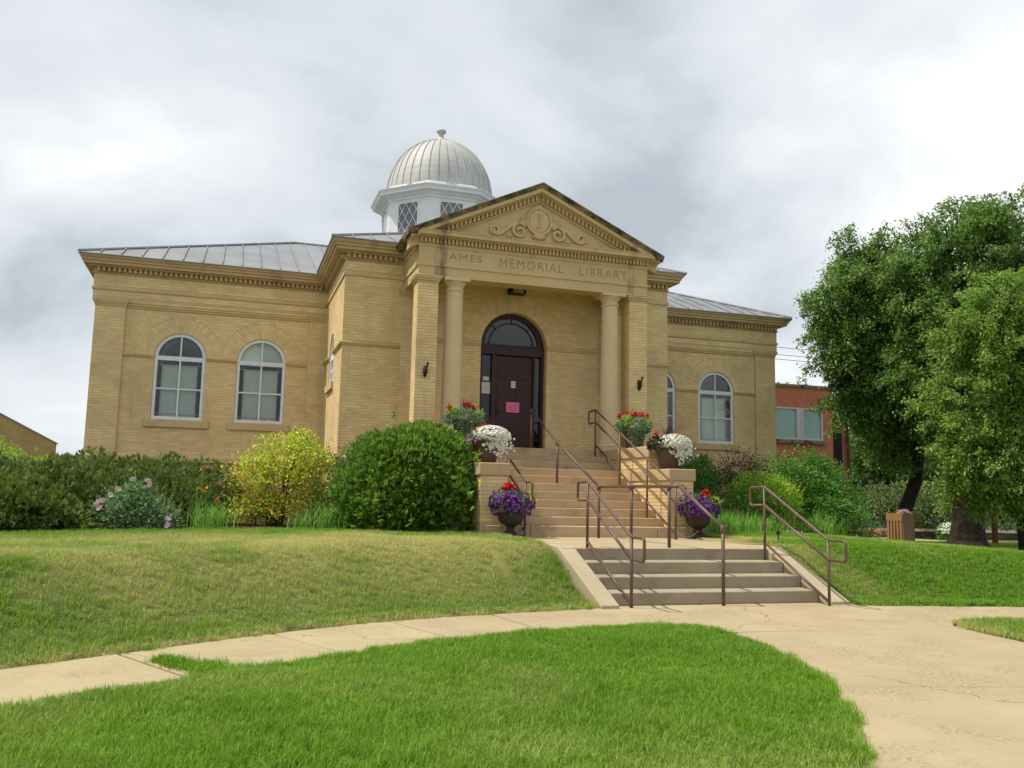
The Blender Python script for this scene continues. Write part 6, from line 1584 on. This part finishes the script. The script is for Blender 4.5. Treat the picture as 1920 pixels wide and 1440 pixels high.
MB().tube([(0, 0, -0.2), (-0.27, -0.2, 2.2), (-0.62, -0.5, 5.2), (-0.95, -0.75, 8.3)], [0.155, 0.145, 0.13, 0.11], 10).build('pole_shaft', M['pole'], t)
MB().box(-0.05, 0.35, -0.42, -0.20, 2.0, 2.3).build('meter_box', M['iron'], t)
MB().tube([(-2.1, -0.9, 7.5), (0.4, -0.6, 7.5)], 0.06, 6).build('crossarm', M['pole'], t)
wm = plain('wire', (0.05, 0.05, 0.055), 0.6)
for i, (dz, lb) in enumerate(((0.35, 'top overhead wire left of the trees above the brick building'), (0.06, 'middle overhead wire above the red brick building'), (-0.12, 'lowest overhead wire above the red brick building'))):
    tag(MB().tube([(8 + 8 * s_ - 0.0, 10 - 3.7 * s_, 8.0 + dz - 1.05 * s_ - 0.5 * s_ * (1 - s_)) for s_ in np.linspace(0, 1.0, 12)], 0.011, 5).build('overhead_wire', wm), lb, 'wire', 'overhead wires')
# neighbour at the far left
M['tanwall'] = brick_tex('tan_brick', (0.42, 0.27, 0.11), (0.48, 0.33, 0.15), (0.36, 0.25, 0.12))
M['greytrim'] = plain('grey_fascia', (0.26, 0.22, 0.18), 0.85)
t = thing('tan_house', 'tan building with a sloping wall top at the far left edge', 'building', (-24.5, 45, 0))
MB().extr([(-8, 0, -0.5), (6.45, 0, -0.5), (6.45, 0, 4.50), (0, 0, 7.88), (-8, 0, 3.68)], (0, 0.4, 0)).build('wall', M['tanwall'], t)
MB().box(-7.9, 6.35, 0.41, 12, -0.5, 3.5).build('side_wall', M['tanwall'], t)
MB().extr([(0, -0.05, 7.98), (6.53, -0.05, 4.56), (6.53, -0.05, 4.46), (0, -0.05, 7.885)], (0, 0.5, 0)).extr([(0, -0.05, 7.98), (-8.1, -0.05, 3.74), (-8.1, -0.05, 3.64), (0, -0.05, 7.885)], (0, 0.5, 0)).build('coping', M['greytrim'], t)
# houses beyond the trees
t = thing('mint_house', 'pale mint garage far behind the thick tree trunk', 'building', (35, 18.5, 0))
mint = plain('mint_siding', (0.42, 0.62, 0.56), 0.7)
MB().box(-4, 0, -0.5, 6, -0.5, 3.0).build('wall', mint, t)
MB().extr([(-4.4, -0.9, 2.9), (0.4, -0.9, 2.9), (-2, -0.9, 4.4)], (0, 7.4, 0)).build('roof', M['greytrim'], t)
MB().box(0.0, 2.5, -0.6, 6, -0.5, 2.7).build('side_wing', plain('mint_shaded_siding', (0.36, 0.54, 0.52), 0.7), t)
t = thing('grey_house', 'house with a steep grey shingle roof far behind the crooked tree', 'building', (36, 30, 0))
MB().box(-5, 5, -1, 7, -0.5, 2.5).build('wall', plain('grey_siding', (0.45, 0.47, 0.50), 0.8), t)
MB().add([(-5.6, -1.6, 2.3), (5.6, -1.6, 2.3), (5.6, 3, 5.4), (-5.6, 3, 5.4), (-5.6, 7.6, 2.3), (5.6, 7.6, 2.3)], [(0, 1, 2, 3), (3, 2, 5, 4), (0, 3, 4), (1, 5, 2)]).build('roof', stone('grey_shingles', [(0.17, 0.17, 0.18), (0.26, 0.26, 0.28)], 8, 0.9), t)
# wooden litter bin
M['cedar'] = stone('cedar_slats', [(0.30, 0.15, 0.06), (0.42, 0.22, 0.10)], 4, 0.75, bump=0.1)
M['greywood'] = stone('weathered_board', [(0.27, 0.17, 0.11), (0.35, 0.23, 0.16)], 4, 0.85)
t = thing('litter_bin', 'square wooden slatted litter bin on the right lawn', 'bin', (12.78, 0.72, gz(12.78, 0.72)), rz=R(-80))
w_, h_ = 0.27, 0.88
MB().box(-w_ + 0.03, w_ - 0.03, -w_ + 0.03, w_ - 0.03, 0.03, h_ - 0.05).build('liner', M['iron'], t)
sl_ = MB().box(-0.037, 0.037, -0.012, 0.012, 0.02, 0.66).mesh('slat'); sl_.materials.append(M['cedar'])
for k in range(5):
    o = link(bpy.data.objects.new('slat', sl_), t); o.location = (-w_ + 0.045 + k * 0.112, -w_ - 0.005, 0)
MB().box(-w_ - 0.02, w_ + 0.02, -w_ - 0.02, -w_ + 0.012, 0.66, h_).build('top_board', M['cedar'], t)
MB().box(w_ - 0.01, w_ + 0.02, -w_ + 0.013, w_, 0.0, h_).build('side_board', M['greywood'], t)
MB().box(-w_ - 0.02, -w_ + 0.01, -w_ + 0.013, w_, 0.0, h_).build('side_board', M['greywood'], t)
rng = np.random.default_rng(61); P, N = mound(160, (0.1, 0.05, h_), (0.22, 0.2, 0.12), rng, 0.0); scatter_leaves('dried_flowers', P, N, rng, 0.05, M['pink'], t)
# stone retaining wall of single blocks
M['fieldstone'] = stone('dark_field_stone', [(0.05, 0.042, 0.034), (0.13, 0.11, 0.09)], 2.5, 0.95, island=0.7, bump=0.6, bscale=10)
t = thing('stone_wall', 'low dark field stone wall behind the thick tree trunk', 'wall', (17, 5.6, 0.1))
bs = MB().box(-0.5, 0.5, -0.5, 0.5, -0.5, 0.5).mesh('stone'); bs.materials.append(M['fieldstone'])
rng = np.random.default_rng(62)
for r_i in range(3):
    u = -1.5
    while u < 6.5:
        L_ = rng.uniform(0.22, 0.42); o = link(bpy.data.objects.new('stone', bs), t)
        o.location = (u + L_ / 2, -0.27 * (u + L_ / 2) + rng.normal(0, 0.015), 0.05 + 0.145 * r_i); o.scale = (L_ - 0.02, 0.26, 0.135); o.rotation_euler = (rng.normal(0, 0.04), rng.normal(0, 0.03), -0.264); u += L_
MB().tube([(-1.5, 0.4, 0.49), (6.5, -1.75, 0.49)], 0.10, 4).build('wall_cap', M['coping'], t)
# chain-link fence
t = thing('chain_fence', 'low galvanised chain link fence left of the litter bin', 'fence', (13.1, 3.55, gz(13.1, 3.55)))
fx = lambda u: (u, -0.3 * u)
for u in (0.0, 0.75, 1.5): MB().tube([(*fx(u), -0.05), (*fx(u), 0.62)], 0.022, 6).build('fence_post', M['chain'], t)
MB().tube([(*fx(0), 0.6), (*fx(1.5), 0.6)], 0.014, 6).build('fence_rail', M['chain'], t)
fm = MB()
for k in range(-8, 24):
    for sg in (-1, 1):
        a, b_ = k * 0.08, k * 0.08 + sg * 0.55
        lo, hi = max(0, min(a, b_)), min(1.5, max(a, b_))
        if hi - lo < 0.02: continue
        za = 0.03 + 0.55 * (lo - a) / (b_ - a); zb_ = 0.03 + 0.55 * (hi - a) / (b_ - a)
        fm.tube([(*fx(lo), za), (*fx(hi), zb_)], 0.003, 3, False)
fo = fm.build('wire_mesh', M['chain'], t); fo['kind'] = 'stuff'
t = thing('wood_post', 'thin red brown wooden post right of the thick trunk', 'post', (17.8, 2.05, 0.0))
MB().tube([(0, 0, -0.2), (0.02, 0, 1.6), (0.05, 0, 3.6)], [0.10, 0.095, 0.085], 8).build('shaft', M['pole'], t)
MB().box(-0.14, 0.18, -0.14, 0.14, 3.55, 3.62).build('post_cap', M['pole'], t)
# bushes and hedges behind
M['far1'] = leafmat('far_olive_leaves', [(0.06, 0.10, 0.03), (0.13, 0.18, 0.055), (0.20, 0.25, 0.09)], 0.4, gain=1.4)
for i, (x, y, z, r_, h2, lb, n) in enumerate(((19.4, 9.9, 1.2, 1.25, 1.25, 'olive green bush just right of the utility pole', 3600), (20.9, 9.4, 1.4, 1.35, 1.35, 'pale olive bush behind the litter bin', 3800), (22.4, 9.0, 1.2, 1.2, 1.2, 'yellowish bush between bin and thick trunk', 3400), (24.2, 8.2, 0.9, 1.1, 0.9, 'low bush left of the mint garage', 2400), (17.6, 10.2, 1.9, 1.0, 1.6, 'tall dark bush hugging the utility pole', 3200))):
    shrub('bush', lb, (x, y, 0.1), [(x, y, z, r_, r_, h2 * 0.85), (x + 0.4, y - 0.3, z + 0.4, r_ * 0.6, r_ * 0.6, h2 * 0.6), (x - 0.5, y, z - 0.3, r_ * 0.7, r_ * 0.7, h2 * 0.6)], [('foliage', n, 0.13, 'far1' if i != 4 else 'dkgreen', 0.2, None, 0.55)], 70 + i, group='bushes beyond the right lawn', stem=8)
# a row of street trees that closes the view between trunks
for i, (x, y, h3, lb) in enumerate(((27, 16, 7, 'dark leafy tree between the utility pole and crooked trunk'), (33, 13, 7.5, 'dark leafy tree right of the grey roofed house'), (23, 20, 8.5, 'tall dark tree far behind the utility pole'), (24.5, 14.5, 6.5, 'leafy tree close behind the utility pole'), (30, 22, 9, 'broad dark tree behind the grey roofed house front'))):
    tree('street_tree', lb, [(x, y, 0.0), (x, y, 1.2), (x + 0.1, y, 2.6), (x, y, h3 * 0.6)], [0.22, 0.2, 0.17, 0.08], [(x, y, h3 * 0.66, 2.2, 2.0, h3 * 0.30), (x - 1.3, y, h3 * 0.55, 1.3, 1.3, h3 * 0.22), (x + 1.4, y, h3 * 0.5, 1.4, 1.3, h3 * 0.22)], 190, 70, 0.20, 'leafA', 80 + i, cr=0.7, group='trees down the side street')
# white hydrangea and orange bedding near the fence
t = thing('hydrangea', 'white flowering hydrangea right of the litter bin', 'plant', (18.3, 4.6, 0.2)); rng = np.random.default_rng(77)
P, N = mound(500, (0, 0, 0.35), (0.42, 0.4, 0.38), rng, -0.6); scatter_leaves('foliage', P, N, rng, 0.1, M['green'], t)
P, N = mound(130, (0.0, -0.05, 0.40), (0.42, 0.40, 0.34), rng, -0.1, 0.1); blossoms('flowers', P, N, 0.055, M['whitefl'], t, rng=rng)
t = thing('marigold_bed', 'strip of orange flowers behind the chain link fence', 'plant', (14.6, 4.6, 0.3)); P = np.stack([rng.uniform(-1.3, 1.0, 260), rng.uniform(-0.2, 0.2, 260) , rng.uniform(0.05, 0.3, 260)], 1)
scatter_leaves('foliage', P, np.tile((0, -0.3, 1.0), (260, 1)), rng, 0.09, M['green'], t); P[:, 2] += 0.08; blossoms('flowers', P[::2], np.tile((0, -0.5, 1.0), (130, 1)) + rdir(130, rng) * 0.4, 0.05, M['orange'], t, rng=rng)
# cross walk and side street behind the lawn
def drape(name, x0, x1, y0, y1, mat, dz, n=20):
    X, Y = np.meshgrid(np.linspace(x0, x1, n), np.linspace(y0, y1, n)); Vd = np.stack([X, Y, tz(X, Y) + dz], -1).reshape(-1, 3)
    i_ = (np.arange(n - 1)[:, None] * n + np.arange(n - 1)[None]).ravel(); o = mobj(name, np_mesh(name, Vd, np.stack([i_, i_ + 1, i_ + n + 1, i_ + n], -1)), mat); o['kind'] = 'structure'; return o
drape('side_path', 15.2, 17.0, -9, 30, M['walk'], 0.012)
drape('side_street', 22.0, 30.0, -30, 60, stone('asphalt', [(0.045, 0.045, 0.047), (0.065, 0.065, 0.066)], 3, 0.95, bump=0.2), 0.012)
